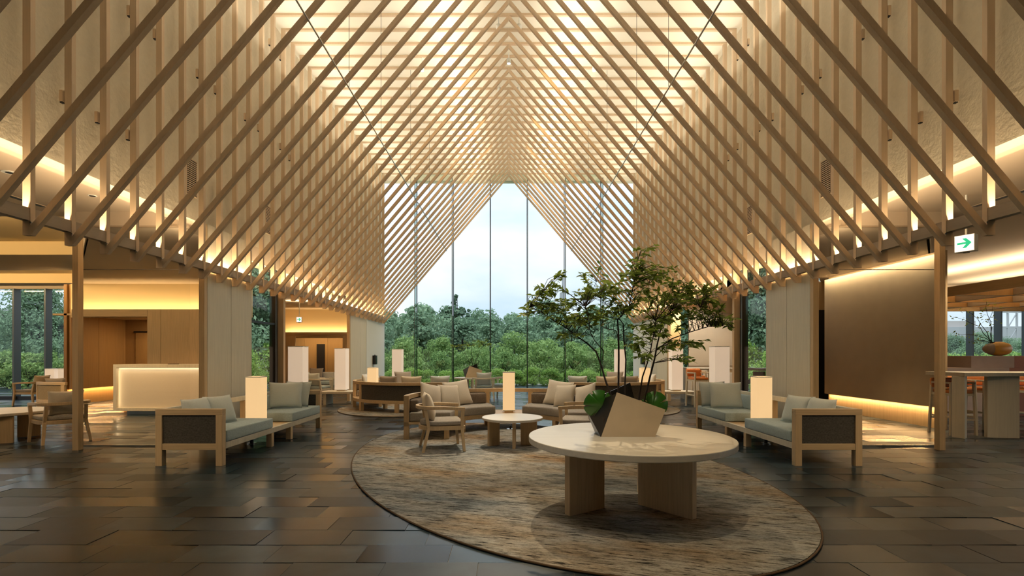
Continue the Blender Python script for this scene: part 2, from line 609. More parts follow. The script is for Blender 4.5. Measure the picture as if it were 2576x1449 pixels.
    def mesh(self, name, mat, smooth=False):
        me = bpy.data.meshes.new(name)
        me.from_pydata(self.v, [], self.f)
        me.materials.append(mat)
        if smooth:
            me.polygons.foreach_set('use_smooth', [True] * len(me.polygons))
        me.update()
        return me

    def build(self, name, mat, parent=None, smooth=False, bevel=0, seg=2):
        return mobj(name, self.mesh(name, mat, smooth), parent, bevel, seg)


def fix_normals(me):
    import bmesh
    bm = bmesh.new()
    bm.from_mesh(me)
    bmesh.ops.recalc_face_normals(bm, faces=bm.faces)
    bm.to_mesh(me)
    bm.free()


def mobj(name, me, parent=None, bevel=0, seg=2, mtx=None):
    o = bpy.data.objects.new(name, me)
    COL.objects.link(o)
    if parent is not None:
        o.parent = parent
    if mtx is not None:
        o.matrix_local = mtx
    if bevel:
        b = o.modifiers.new('bevel', 'BEVEL')
        b.width = bevel
        b.segments = seg
        b.limit_method = 'ANGLE'
        b.angle_limit = radians(40)
    return o


def tag(o, label, cat, group=None):
    o['label'] = label
    o['category'] = cat
    if group:
        o['group'] = group
    return o


def thing(name, label, cat, loc=(0, 0, 0), rz=0.0, group=None):
    o = bpy.data.objects.new(name, None)
    o.empty_display_size = 0.1
    COL.objects.link(o)
    o.location = loc
    o.rotation_euler = (0, 0, rz)
    return tag(o, label, cat, group)


def structure(o):
    o['kind'] = 'structure'
    return o


def struct_empty(name, loc=(0, 0, 0)):
    o = bpy.data.objects.new(name, None)
    o.empty_display_size = 0.1
    COL.objects.link(o)
    o.location = loc
    return structure(o)


def copy_tree(o, parent=None, **kw):
    c = o.copy()
    COL.objects.link(c)
    c.parent = parent
    for ch in [x for x in COL.objects if x.parent is o]:
        copy_tree(ch, c)
    for k, v in kw.items():
        if k == 'loc': c.location = v
        elif k == 'rz': c.rotation_euler = (0, 0, v)
        elif k == 'sx': c.scale = (v, 1, 1)
        else: c[k] = v
    return c


# ================================================================== SETTING
# ---------------- floor: slate tiles 600 x 300 laid in thirds
def build_floor():
    fl = structure(MB().box(-21, 21, -4.2, 23, -0.10, -0.005).build('floor', M_grout))
    TW, TD, J = 0.60, 0.30, 0.004
    rows = []
    k0 = int((-4.2 - 3.245) / TD)
    near, rest = [], MB()
    ex, ey, ea, eb = 0.273, 6.375, 3.575, 2.165

    def under_rug(x, y):
        dx, dy = x - ex, y - ey
        p = dx * 0.3717 - dy * 0.9283
        q = -dx * 0.9283 - dy * 0.3717
        return (p / (ea - 0.4)) ** 2 + (q / (eb - 0.4)) ** 2 < 1
    allt = []
    for k in range(k0, 64):
        y0 = 3.245 + TD * k
        if y0 > 22.6: break
        off = -2.595 - 0.2 * (k + 1)
        off = off - TW * math.floor(off / TW)
        i = -35
        while True:
            x0 = off + i * TW
            i += 1
            if x0 > 20.4: break
            if x0 < -20.9: continue
            allt.append((x0, y0))
    cand = []
    for (x0, y0) in allt:
        cx, cy_ = x0 + TW / 2, y0 + TD / 2
        if y0 + TD > 3.05 and cy_ < 9 and abs(cx) < 1.03 * (y0 + TD) + 0.3 and not under_rug(cx, cy_):
            cand.append((cy_, x0, y0))
    cand.sort()
    chosen = set((x, y) for _, x, y in cand[:298])
    me = MB().box(0, TW - J, 0, TD - J, -0.012, 0).mesh('tile', M_tile)
    rnd = random.Random(3)
    for (x0, y0) in allt:
        tx, ty = rnd.gauss(0, 0.0032), rnd.gauss(0, 0.0032)
        if (x0, y0) in chosen:
            o = mobj('tile', me, fl)
            o.location = (x0, y0, -0.0004)
            o.rotation_euler = (tx, ty, 0)
        else:
            b = len(rest.v)
            rest.box(x0, x0 + TW - J, y0, y0 + TD - J, -0.012, -0.0004)
            for j in range(b, b + 8):
                v = rest.v[j]
                rest.v[j] = (v[0], v[1], v[2] + (v[1] - y0) * tx - (v[0] - x0) * ty)
    o = rest.build('tile_field', M_tile, fl)
    o['kind'] = 'stuff'


build_floor()

# ---------------- high ceiling and upper plaster walls
CEIL = 7.905
structure(MB().box(-4.9, 4.9, -4.2, 18.75, CEIL, CEIL + 0.2).build('ceiling', M_ceil))
for s, side in ((-1, 'left'), (1, 'right')):
    structure(MB().box(s * 4.66, s * 4.86, -4.2, 18.75, 3.34, CEIL).build('wall_upper_' + side, M_plaster))
    # ledge carrying the cove strip behind the plaster wall
    structure(MB().box(s * 4.86, s * 4.97, -4.2, 18.4, 3.34, 3.38).build('trim_' + ('1' if s < 0 else '2'), M_lowceil))

# ---------------- timber frames
X0, TIPZ, SL = 4.5, 2.475, 1.18
DZ, SP, D0 = 0.050, 0.4445, 4.70
BEAMZ = 7.86


def frame_parts():
    parts = []
    for s in (-1, 1):
        parts.append(('post_slat', MB().box(s * X0, s * (X0 + 0.075), 0, DZ, TIPZ, BEAMZ).mesh('post_slat', M_slat)))
        t = 0.092
        xa = (BEAMZ - TIPZ - t - SL * X0) / -SL      # where the upper edge reaches the beam
        poly = [(s * X0, TIPZ), (s * 0.002, TIPZ + SL * (X0 - 0.002)), (s * 0.002, BEAMZ - 0.001), (s * max(xa, 0.004), BEAMZ - 0.001), (s * X0, TIPZ + t)]
        parts.append(('rafter_slat', MB().prism_y(poly, 0, DZ).mesh('rafter_slat', M_slat)))
        parts.append(('fascia_board', MB().box(s * 4.505, s * 4.525, DZ, SP, 2.61, 2.73).mesh('fascia_board', M_slatf)))
        parts.append(('trough_base', MB().box(s * 4.525, s * 4.575, DZ, SP, 2.61, 2.622).mesh('trough_base', M_slatf)))
        b = MB().tube([(s * 4.497, -0.006, 2.593), (s * 4.497, 0.004, 2.593)], 0.009, 10)
        parts.append(('bolt', b.mesh('bolt', M_chrome)))
    parts.append(('tie_beam', MB().box(-4.575, 4.575, 0, DZ, BEAMZ, CEIL - 0.001).mesh('tie_beam', M_slat)))
    return parts


FP = frame_parts()
frame_ys = [D0 + SP * k for k in range(-6, 31)]
for y in frame_ys:
    t = thing('roof_frame', 'tall A-shaped timber roof frame of paired pale slats meeting at the ridge', 'roof frame', (0, y, 0), 0, 'slatted timber roof frames')
    for nm, me in FP:
        mobj(nm, me, t)
# steel tie rods through the rafters, hung on wires
for s in (-1, 1):
    r = tag(MB().tube([(s * 2.26, 2.1, 5.12), (s * 2.26, 18.2, 5.12)], 0.011, 8).build('tie_rod', M_chrome, smooth=True),
            'thin steel tie rod threaded through the sloping slats on the ' + ('reception desk' if s < 0 else 'exit sign') + ' side', 'rod')
    for wy in (7.07, 8.83, 11.5, 14.2):
        MB().tube([(s * 2.26, wy, 5.12), (s * 2.26, wy, CEIL - 0.005)], 0.0035, 5).build('hanging_wire', M_black, r)

# ridge spotlights
lab = {0: 'pair of small white ceiling spotlights nearest the ridge slats', 1: 'small white spotlight on a stem below the ceiling boards'}
for (x, y, z, g) in ((0.2, 9.7, 7.7, 0), (-0.2, 9.7, 7.7, 0), (0.0, 10.85, 7.72, 0), (0.23, 12.0, 7.7, 0), (-0.23, 12.0, 7.7, 0), (-1.9, 10.95, 7.62, 1), (1.87, 10.95, 7.62, 1)):
    t = thing('ceiling_spotlight', 'small white eyeball spotlight tucked beside the ridge' if g == 0 else lab[1], 'spotlight', (x, y, z), 0,
              'ridge spotlights' if g == 0 else 'stem spotlights')
    hs = MB().cyl(0, 0, -0.05, 0.05, 0.045, 20).build('housing', M_whitewall, t, True)
    MB().cyl(0, 0, -0.055, -0.049, 0.034, 20).build('lens', M_bulb, hs)
    MB().cyl(0, 0, 0.05, CEIL - z, 0.010, 8).build('stem', M_whitewall, t)
for y in (9.72, 12.0, 13.9, 15.8, 17.2):
    for s in (-1, 1):
        spot('slat_spot', (s * 0.12, y, 7.50), (s * 1.0, y + 0.45, 6.0), 130, 46, (1.0, 0.62, 0.25), 0.8, 0.02)

# ventilation grilles on the plaster walls
for s in (-1, 1):
    for (yy, w) in ((7.2, 0.26), (9.55, 0.22)):
        t = thing('wall_grille', 'dark slatted air grille low on the plaster wall over the ' + ('reception' if s < 0 else 'exit sign') + (' bay' if yy < 8 else ' garden window'), 'air grille', (s * 4.66, yy, 3.68))
        sg = -s
        f = MB()
        f.box(sg * 0.0, sg * 0.012, 0, w, 0, 0.015).box(sg * 0.0, sg * 0.012, 0, w, 0.525, 0.54).box(sg * 0.0, sg * 0.012, 0, 0.015, 0.015, 0.525).box(sg * 0.0, sg * 0.012, w - 0.015, w, 0.015, 0.525)
        f.build('grille_frame', M_slat, t)
        MB().box(sg * 0.0005, sg * 0.002, 0.015, w - 0.015, 0.015, 0.525).build('grille_back', M_black, t)
        me = MB().box(sg * 0.002, sg * 0.010, 0.015, w - 0.015, 0, 0.012).mesh('grille_slat', M_slat)
        for i in range(17):
            o = mobj('grille_slat', me, t)
            o.location = (0, 0, 0.03 + i * 0.029)

# ---------------- end glass wall
GY = 18.45
w1 = struct_empty('window_1', (0, GY, 0))
edges = [-4.6, -3.40, -2.05, -0.68, 0.68, 2.05, 3.40, 4.6]
for a, b in zip(edges[:-1], edges[1:]):
    MB().box(a + 0.012, b - 0.012, 0, 0.02, 0.02, 7.75).build('pane', M_glass, w1)
for x in edges[1:-1]:
    MB().box(x - 0.02, x + 0.02, -0.01, 0.03, 0, 7.75).build('mullion', M_black, w1)
    MB().box(x - 0.011, x + 0.011, -0.38, -0.012, 0, 7.75).build('glass_fin', M_fin, w1)
    MB().box(x - 0.012, x + 0.012, -0.40, -0.381, 0, 7.75).build('fin_edge', M_steel, w1)
MB().box(-4.6, 4.6, -0.05, 0.06, 0, 0.02).build('sill', M_steel, w1)
structure(MB().box(-4.9, 4.9, GY - 0.06, GY + 0.25, 7.75, CEIL).build('wall_header_end', M_ceil))

# ---------------- low walls of the hall: columns, posts, windows on both long sides
CX = 4.60


def column(s, y0, y1, panels, mat, zt=3.34):
    side = 'left' if s < 0 else 'right'
    c = struct_empty('wall_column_' + side, (s * CX, y0, 0))
    MB().box(s * 0.014, s * 0.085, 0.08, y1 - y0, 0, zt).build('core', M_grout, c)
    n = panels
    L = y1 - y0 - 0.08
    for i in range(n):
        a = 0.08 + L * i / n + 0.004
        b = 0.08 + L * (i + 1) / n - 0.004
        MB().box(0, s * 0.014, a, b, 0.0, zt).build('panel', mat, c)
    MB().box(0, s * 0.085, 0, 0.078, 0, zt).build('corner_post', M_oak, c, bevel=0.003)
    MB().box(s * 0.0, s * 0.085, y1 - y0, y1 - y0 + 0.01, 0, zt).build('return_panel', mat, c)


for s in (-1, 1):
    column(s, 7.55, 8.93, 2, M_panel)
    column(s, 14.45, 18.43, 4, M_panel)
    side = 'left' if s < 0 else 'right'
    # white end lining next to the glass
    structure(MB().box(s * 4.585, s * 4.5985, 16.1, 18.43, 0, 3.34).build('wall_lining_' + side, M_whitewall))
    # header over openings under the plaster wall
    structure(MB().box(s * 4.66, s * 4.97, 8.95, 14.44, 3.05, 3.34).build('wall_lintel_' + side, M_lowceil))
    # garden window between column and second room
    w = struct_empty('window_' + ('2' if s < 0 else '3'), (s * 4.70, 0, 0))
    MB().box(0, s * 0.015, 8.95, 10.14, 0.05, 3.05).build('pane', M_glass, w)
    MB().box(s * -0.02, s * 0.10, 10.02, 10.12, 0, 3.05).build('mullion', M_black, w)
    MB().box(s * -0.025, s * -0.021, 10.02, 10.05, 0, 3.05).build('mullion_cover', M_steel, w)
    MB().box(s * -0.02, s * 0.08, 8.95, 10.14, 0, 0.05).build('sill', M_black, w)
    if s < 0:
        MB().box(s * -0.01, s * 0.05, 8.95, 10.02, 1.94, 1.98).build('transom', M_black, w)
    structure(MB().box(s * 4.6, s * 4.72, 10.2, 10.29, 0, 3.34).build('trim_' + ('3' if s < 0 else '4'), M_oak, bevel=0.003))

# free standing posts that end the glass partitions, and the partitions
for s in (-1, 1):
    structure(MB().box(s * 6.06, s * 6.145, 7.03, 7.12, 0, 3.06).build('trim_' + ('5' if s < 0 else '6'), M_oak, bevel=0.004))
    p = struct_empty('wall_glass_' + ('left' if s < 0 else 'right'), (0, 7.36, 0))
    MB().box(s * 4.70, s * 6.36, -0.006, 0.006, 0.02, 2.598).build('pane', M_glass_in, p)
    MB().box(s * 4.70, s * 6.36, -0.006, 0.006, 2.606, 3.22).build('pane', M_glass_in, p)
    MB().box(s * 4.70, s * 6.36, -0.008, 0.008, 2.598, 2.606).build('joint', M_grout, p)
    MB().box(s * 4.70, s * 6.36, -0.012, 0.012, 0, 0.02).build('floor_channel', M_chrome, p)
    MB().box(s * 4.70, s * 6.40, -0.02, 0.02, 3.22, 3.245).build('head_channel', M_slatf, p)
    structure(MB().box(s * 4.97, s * 6.40, 7.34, 7.40, 3.245, 3.45).build('wall_glass_header_' + ('left' if s < 0 else 'right'), M_lowceil))

LC = 3.45   # low ceiling around the hall
LCR = 3.23  # ceiling of the side rooms

def side_glazing(s):
    w = struct_empty('window_' + ('7' if s < 0 else '8'), (s * 21.0, 0, 0))
    MB().box(0, s * 0.015, -4.2, 15.1, 0.1, 3.33).build('pane', M_glass, w)
    for i in range(13):
        MB().box(s * -0.06, s * 0.06, -4.2 + i * 1.6, -4.14 + i * 1.6, 0, 3.33).build('mullion', M_steel, w)
    MB().box(s * -0.05, s * 0.06, -4.2, 15.3, 3.33, 3.55).build('head', M_lowceil, w)
    MB().box(s * -0.05, s * 0.06, -4.2, 15.3, 0, 0.1).build('sill', M_black, w)


# ---------------- LEFT SIDE
KL = 0.868


def kx(y): return -KL * y


# low ceiling, lounge strips with warm trays between
structure(MB().prism([(-4.97, -4.2), (-21, -4.2), (-21, 7.6), (-6.6, 7.6), (-6.145, 7.38), (-4.97, 7.38)], LC, LC + 0.1).build('ceiling_lounge_front', M_lowceil))
for i, (a, b) in enumerate(((10.5, 12.45), (14.66, 15.3))):
    structure(MB().prism([(kx(a), a), (kx(b), b), (-21, b), (-21, a)], LC, LC + 0.1).build('ceiling_lounge_strip', M_lowceil))
for (a, b) in ((7.6, 10.5), (12.45, 14.66)):
    g = struct_empty('ceiling_tray', (0, 0, 0))
    MB().prism([(kx(a), a), (kx(b), b), (-21, b), (-21, a)], LC + 0.28, LC + 0.33).build('tray_top', M_tray, g)
    MB().box(kx(b), -21, b, b + 0.02, LC + 0.1, LC + 0.33).build('tray_side', M_tray, g)
    MB().box(kx(b), -21, b - 0.001, b + 0.0, LC, LC + 0.1).build('tray_lip', M_tray, g)
    MB().box(kx(a), -21, a - 0.02, a, LC + 0.1, LC + 0.33).build('tray_side', M_tray, g)
    area('tray_light', (kx((a + b) / 2) - 5.5, a + 0.12, LC + 0.14), (0, 0.8, 0.35), 11, 0.04, 95, (1.0, 0.70, 0.34), up=(0, 0, 1))
# step between lounge and reception ceilings
structure(MB().prism([(-6.2, 7.42), (kx(15.3), 15.3), (kx(15.3) - 0.05, 15.3), (-6.25, 7.42)], LCR, LC + 0.33).build('wall_soffit_step', M_lowceil))
# reception ceiling
structure(MB().prism([(-4.9, 7.38), (-6.2, 7.38), (kx(15.3), 15.3), (-9.3, 15.35), (-9.3, 13.4), (-7.9, 13.4), (-5.3, 8.93), (-4.9, 8.93)], LCR, LCR + 0.12).build('ceiling_reception', M_lowceil))
# lounge window wall
w = struct_empty('window_4', (0, 15.1, 0))
MB().box(-21, -11.9, 0, 0.015, 0.1, 3.33).build('pane', M_glass, w)
x = -11.95
while x > -21:
    MB().box(x, x - 0.05, -0.16, 0.06, 0, 3.33).build('mullion', M_steel, w)
    MB().box(x - 0.05, x - 0.11, -0.05, 0.06, 0, 3.33).build('mullion_stop', M_black, w)
    x -= 0.95
MB().box(-21, -11.9, -0.10, 0.06, 0, 0.10).build('sill', M_black, w)
MB().box(-21, -11.9, -0.04, 0.10, 3.33, 3.45).build('head', M_lowceil, w)
side_glazing(-1)
# reception: side wall with lit base
g = struct_empty('wall_reception_side', (-11.7, 13.36, 0))
for i in range(3):
    MB().box(0, -0.05, i * 0.9 + 0.004, i * 0.9 + 0.896, 0.43, LCR).build('panel', M_walnut, g)
MB().box(-0.12, -0.2, 0, 2.7, 0, LCR).build('base_panel', M_walnut, g)
area('base_light', (-11.77, 14.6, 0.425), (0.25, 0, -1), 0.03, 2.4, 16, AMBER)
# reception back wall: panels, header and cove above
g = struct_empty('wall_reception_back', (0, 13.0, 0))
xs = [-9.41, -9.06, -7.95, -6.85]
for a, b in zip(xs[:-1], xs[1:]):
    MB().box(a + 0.004, b - 0.004, 0, 0.05, 0, 2.53).build('panel', M_oak, g)
MB().box(-11.38, -9.41, 0, 0.05, 2.34, 2.53).build('header', M_oakx, g)
MB().box(-11.4, -6.85, 0.05, 0.30, 2.44, 2.47).build('cove_shelf', M_oakx, g)
MB().box(-11.66, -6.85, 0.30, 0.36, 2.34, LCR).build('cove_back', M_tray, g)
MB().box(-9.41, -9.36, 0.05, 2.3, 0, 2.34).build('jamb', M_oak, g)
area('cove_light', (-9.3, 13.10, 2.48), (0, 0.25, 1), 4.6, 0.04, 15, GOLD, up=(0, 1, 0))
# corridor end wall and door
structure(MB().box(-12.0, -9.3, 15.25, 15.35, 0, 2.6).build('wall_corridor_end', M_walnut))
d1 = struct_empty('door_1', (-10.85, 15.2, 0))
MB().box(-0.5, 0.55, 0, 0.04, 0, 2.02).build('door_leaf', M_walnut, d1)
MB().box(-0.55, 0.6, -0.02, 0.02, 2.02, 2.06).build('door_head', M_dark_void, d1)
structure(MB().box(-12.2, -9.3, 13.36, 15.35, 2.40, 2.45).build('ceiling_corridor', M_oakx))
area('corridor_light', (-10.1, 14.6, 2.38), (0, 0, -1), 0.05, 1.0, 16)
# wall between reception and the garden window
structure(MB().prism([(-4.69, 8.95), (-4.85, 8.95), (-8.1, 13.9), (-7.9, 13.95)], 0, LCR).build('wall_reception_garden', M_oak))
structure(MB().box(-7.9, -6.8, 13.05, 13.2, 0, LCR).build('wall_reception_corner', M_oak))
# second room left
structure(MB().prism([(-4.72, 10.29), (-4.80, 10.29), (-9.15, 19.7), (-9.05, 19.7)], 0, LCR).build('wall_tearoom_near', M_oak))
structure(MB().prism([(-4.72, 10.29), (-9.05, 19.7), (-4.97, 19.7), (-4.97, 10.29)], LCR - 0.1, LCR - 0.02).build('ceiling_tearoom', M_lowceil))
g = struct_empty('wall_tearoom_back', (0, 19.4, 0))
MB().box(-9.2, -8.3, 0, 0.05, 0, 2.22).build('panel', M_oak, g)
MB().box(-6.45, -5.0, 0, 0.05, 0, 2.22).build('panel', M_oak, g)
MB().box(-8.3, -6.45, 0, 0.05, 2.06, 2.22).build('header', M_oakx, g)
MB().box(-9.2, -5.0, 0.0, 0.25, 2.1, 2.12).build('cove_shelf', M_oakx, g)
MB().box(-9.2, -5.0, 0.25, 0.3, 2.0, LCR).build('cove_back', M_tray, g)
for i in range(4):
    MB().box(-9.4 + i * 0.95, -9.4 + i * 0.95 + 0.944, 1.3, 1.35, 0, 2.3).build('far_panel', M_walnut, g)
MB().box(-7.95, -7.62, 1.27, 1.3, 0, 1.78).build('niche', M_dark_void, g)  # flat near-black slab; the niche is only its colour
MB().box(-9.4, -5.6, 0.3, 1.35, 2.3, 2.34).build('recess_ceiling', M_oakx, g)
area('cove_light', (-7.1, 19.5, 2.14), (0, 0.25, 1), 3.4, 0.04, 13, GOLD, up=(0, 1, 0))
area('recess_light', (-7.4, 20.1, 2.28), (0, 0, -1), 2.5, 0.05, 16, up=(0, 1, 0))
area('tearoom_light', (-6.2, 16.5, 2.98), (0, 0, 1), 2.2, 0.06, 22, up=(0, 1, 0))
spot('tearoom_down', (-6.0, 15.0, 3.06), (-6.0, 15.2, 0), 60, 110, WARM2)

# ---------------- RIGHT SIDE
structure(MB().prism([(4.97, -4.2), (21, -4.2), (21, 15.3), (13.0, 15.3), (6.2, 7.38), (4.97, 7.38)], LC, LC + 0.1).build('ceiling_bar', M_lowceil))
structure(MB().prism([(6.145, 7.38), (6.2, 7.38), (13.05, 15.3), (13.0, 15.3)], LCR, LC).build('wall_soffit_bar', M_lowceil))
structure(MB().prism([(4.9, 7.38), (6.2, 7.38), (13.0, 15.3), (8.4, 15.3), (8.4, 13.4), (5.3, 8.93), (4.9, 8.93)], LCR, LCR + 0.12).build('ceiling_wing', M_lowceil))
# long panelled wall with light above and below
g = struct_empty('wall_wing_side', (7.72, 9.0, 0))
MB().box(0, 0.05, 0, 3.22, 0.40, LCR - 0.06).build('panel', M_greywall, g)
MB().box(0.10, 0.18, 0, 3.22, 0, LCR).build('base_panel', M_oak, g)
area('base_light', (7.775, 10.6, 0.395), (-0.2, 0, -1), 0.03, 3.15, 16, AMBER)
area('wash_light', (7.62, 10.6, LCR - 0.03), (0.35, 0, -1), 0.03, 3.2, 13)
structure(MB().box(7.4, 8.8, 12.95, 13.05, 0, LCR).build('wall_wing_end', M_walnut))
d2 = struct_empty('door_2', (7.4, 12.9, 0))
MB().box(0, 0.9, 0, 0.04, 0, 2.5).build('door_leaf', M_dark_void, d2)  # black panel puts the darkness of the door recess into colour
structure(MB().prism([(4.69, 8.95), (4.85, 8.95), (7.75, 12.9), (7.45, 13.05)], 0, LCR).build('wall_wing_garden', M_oak))
# bar window wall
w = struct_empty('window_5', (0, 15.1, 0))
MB().box(21, 12.6, 0, 0.015, 0.1, 3.33).build('pane', M_glass, w)
x = 13.02
while x < 21:
    MB().box(x, x + 0.05, -0.16, 0.06, 0, 3.33).build('mullion', M_steel, w)
    MB().box(x + 0.05, x + 0.10, -0.05, 0.06, 0, 3.33).build('mullion_stop', M_black, w)
    x += 0.845
MB().box(21, 12.6, -0.10, 0.06, 0, 0.10).build('sill', M_black, w)
MB().box(21, 12.6, -0.04, 0.10, 3.33, 3.45).build('head', M_lowceil, w)
structure(MB().prism([(7.9, 12.3), (7.95, 12.2), (12.95, 15.1), (12.95, 15.25)], 0, LC).build('wall_bar_back', M_greywall))
side_glazing(1)  # unseen end-wall window, added for daylight fill
# second room right: bar pantry
structure(MB().prism([(4.72, 10.29), (4.80, 10.29), (7.35, 16.0), (7.25, 16.0)], 0, LCR).build('wall_pantry_near', M_oak))
structure(MB().prism([(4.72, 10.29), (7.3, 16.0), (7.3, 18.6), (4.97, 18.6), (4.97, 10.29)], LCR - 0.1, LCR - 0.02).build('ceiling_pantry', M_lowceil))
g = struct_empty('wall_pantry_back', (0, 15.6, 0))
MB().box(5.62, 7.4, 0, 0.08, 1.0, 2.62).build('panel', M_greywall, g)
MB().box(5.62, 7.4, 0, 0.08, 2.63, 3.13).build('panel', M_greywall, g)
MB().box(5.62, 7.4, 0.02, 0.08, 0, 1.0).build('base_panel', M_greywall, g)
structure(MB().box(4.98, 6.2, 18.0, 18.08, 0, 3.13).build('wall_pantry_end', M_oak))
area('pantry_light', (5.9, 17.4, 3.05), (-0.2, 0.4, -1), 0.6, 0.05, 30, up=(0, 1, 0))
spot('pantry_down', (5.6, 14.0, 3.06), (5.7, 15.2, 0.8), 120, 110, NEUT)

# back of the hall behind the camera
structure(MB().box(-21, 21, -4.3, -4.2, 0, LC).build('wall_back', M_lowceil))
structure(MB().box(-4.9, 4.9, -4.3, -4.2, LC, CEIL).build('wall_back_upper', M_plaster))

# linear air slots and downlights in the low ceiling
for s in (-1, 1):
    for (xx, y0, y1) in ((6.65, 4.6, 7.2), (5.35, 8.0, 8.8)):
        pass
    t = thing('air_slot', 'black linear air slot in the beige ceiling on the ' + ('lounge' if s < 0 else 'bar') + ' side', 'air vent', (s * 6.6, 4.2, LC))
    MB().box(-0.05, 0.05, 0, 2.9, -0.006, 0).build('slot_frame', M_lowceil, t)
    MB().box(-0.035, 0.035, 0.02, 2.88, -0.008, -0.005).build('slot', M_black, t)
for (x, y, z, where) in ((-5.75, 5.75, LC, 'lounge'), (8.7, 7.8, LC, 'bar'), (8.2, 7.0, LC, 'bar'), (9.1, 7.2, LC, 'bar'), (7.0, 6.0, LC, 'bar'),
                         (-12.0, 11.3, LC, 'lounge'), (-12.3, 11.5, LC, 'lounge'), (-5.5, 6.6, LC, 'lounge')):
    t = thing('downlight', 'small round recessed downlight in the beige ceiling on the ' + where + ' side', 'downlight', (x, y, z), 0, where + ' ceiling downlights')
    MB().cyl(0, 0, -0.006, 0, 0.07 if y < 5.9 and x < 0 else 0.05, 24).build('trim_ring', M_whitewall, t)
    MB().cyl(0, 0, -0.009, -0.006, 0.035, 20).build('lens', M_black, t)

# ================================================================== OUTDOORS
structure(MB().box(-140, 140, -60, 160, -0.35, -0.12).build('ground', M_soil))


def foliage_mesh(name, mat, rnd, blobs, per, size, flat=0.6):
    mb = MB()
    for (bx, by, bz, br, bh) in blobs:
        for i in range(per):
            u, v = rnd.random(), rnd.random()
            th, ph = 2 * pi * u, math.acos(2 * v - 1)
            rr = 0.62 + 0.42 * rnd.random()
            x, y, z = sin(ph) * cos(th), sin(ph) * sin(th), cos(ph)
            p = Vector((bx + x * br * rr, by + y * br * rr, bz + z * bh * rr))
            nrm = Vector((x + rnd.gauss(0, 0.5), y + rnd.gauss(0, 0.5), z * 0.6 + 0.5 + rnd.gauss(0, 0.4))).normalized()
            a = nrm.cross(Vector((rnd.gauss(0, 1), rnd.gauss(0, 1), rnd.gauss(0, 1)))).normalized()
            b = nrm.cross(a)
            L = size * (0.6 + 0.8 * rnd.random())
            w = L * 0.6
            mb.add([p - a * L * 0.6, p + b * w * 0.5 + nrm * 0.1 * L, p + a * L * 0.6, p - b * w * 0.5 + nrm * 0.1 * L], [(0, 1, 2, 3)])
    return mb.mesh(name, mat)


def broad_tree_meshes(seed, mat, H, R, nb, per, size):
    rnd = random.Random(seed)
    blobs = []
    for i in range(nb):
        t = rnd.random()
        z = H * (0.22 + 0.72 * t)
        rad = R * (1.0 - 0.75 * max(0, t - 0.45) / 0.55) * sqrt(rnd.random())
        a = 2 * pi * rnd.random()
        br = R * (0.26 + 0.2 * rnd.random())
        blobs.append((rad * cos(a), rad * sin(a), z, br, br * 0.75))
    me = foliage_mesh('foliage', mat, rnd, blobs, per, size)
    tr = MB()
    tr.tube([(0, 0, -0.1), (0.05, 0.02, H * 0.35), (0.1, 0, H * 0.75)], [0.035 * H * 0.6, 0.025 * H * 0.6, 0.008 * H], 7)
    for i in range(5):
        a = 2 * pi * i / 5 + rnd.random()
        tr.tube([(0.03, 0, H * 0.3), (R * 0.35 * cos(a), R * 0.35 * sin(a), H * 0.5), (R * 0.6 * cos(a), R * 0.6 * sin(a), H * 0.66)], [0.014 * H, 0.009 * H, 0.003 * H], 5)
    return me, tr.mesh('trunk', M_bark)


def conifer_meshes(seed, H, R):
    rnd = random.Random(seed)
    blobs = []
    for i in range(15):
        t = i / 14
        z = H * (0.25 + 0.73 * t)
        rad = R * (1 - 0.93 * t)
        n = max(1, int(6 * (1 - t)) + 1)
        for k in range(n):
            a = 2 * pi * k / n + rnd.random()
            blobs.append((rad * 0.6 * cos(a), rad * 0.6 * sin(a), z + rnd.gauss(0, 0.1), max(0.16, rad * 0.42), 0.15))
    me = foliage_mesh('foliage', M_pine, rnd, blobs, 130, 0.24)
    tr = MB().tube([(0, 0, -0.1), (0, 0, H * 0.95)], [0.16, 0.03], 7)
    return me, tr.mesh('trunk', M_bark)


def plant(name, meshes, label, cat, loc, scale, rz, group):
    t = thing(name, label, cat, loc, rz, group)
    t.scale = scale
    f = mobj('foliage', meshes[0], t)
    if len(meshes) > 1:
        mobj('trunk', meshes[1], t)
    return t


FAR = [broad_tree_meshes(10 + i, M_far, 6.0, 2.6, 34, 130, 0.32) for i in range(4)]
MID = [broad_tree_meshes(30 + i, M_mid, 3.6, 1.9, 26, 130, 0.20) for i in range(3)]
LIGHT = [broad_tree_meshes(40 + i, M_near, 2.4, 1.5, 22, 150, 0.13) for i in range(3)]
GARD = [broad_tree_meshes(60 + i, M_far, 6.0, 2.6, 44, 280, 0.15) for i in range(4)]
CON = [conifer_meshes(50 + i, 8.0, 2.9) for i in range(2)]
rnd = random.Random(11)


def at_px(px, d): return (px - 1280) * d / FPX


# wooded skyline beyond the end window
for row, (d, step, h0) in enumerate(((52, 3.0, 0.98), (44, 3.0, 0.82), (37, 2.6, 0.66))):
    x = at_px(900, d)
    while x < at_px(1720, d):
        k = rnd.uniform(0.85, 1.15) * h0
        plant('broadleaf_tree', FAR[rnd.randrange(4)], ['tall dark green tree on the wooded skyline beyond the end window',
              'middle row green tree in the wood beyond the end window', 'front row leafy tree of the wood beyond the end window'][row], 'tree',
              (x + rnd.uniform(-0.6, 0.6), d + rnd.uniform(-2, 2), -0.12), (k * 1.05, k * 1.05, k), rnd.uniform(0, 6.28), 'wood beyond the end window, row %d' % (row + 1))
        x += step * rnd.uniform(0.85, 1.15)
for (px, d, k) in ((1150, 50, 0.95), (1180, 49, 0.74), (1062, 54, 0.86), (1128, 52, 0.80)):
    plant('conifer_tree', CON[rnd.randrange(2)], 'dark conifer rising above the wood beyond the end window', 'tree', (at_px(px, d), d, -0.12), (k, k, k), rnd.uniform(0, 6.28), 'conifers above the wood')
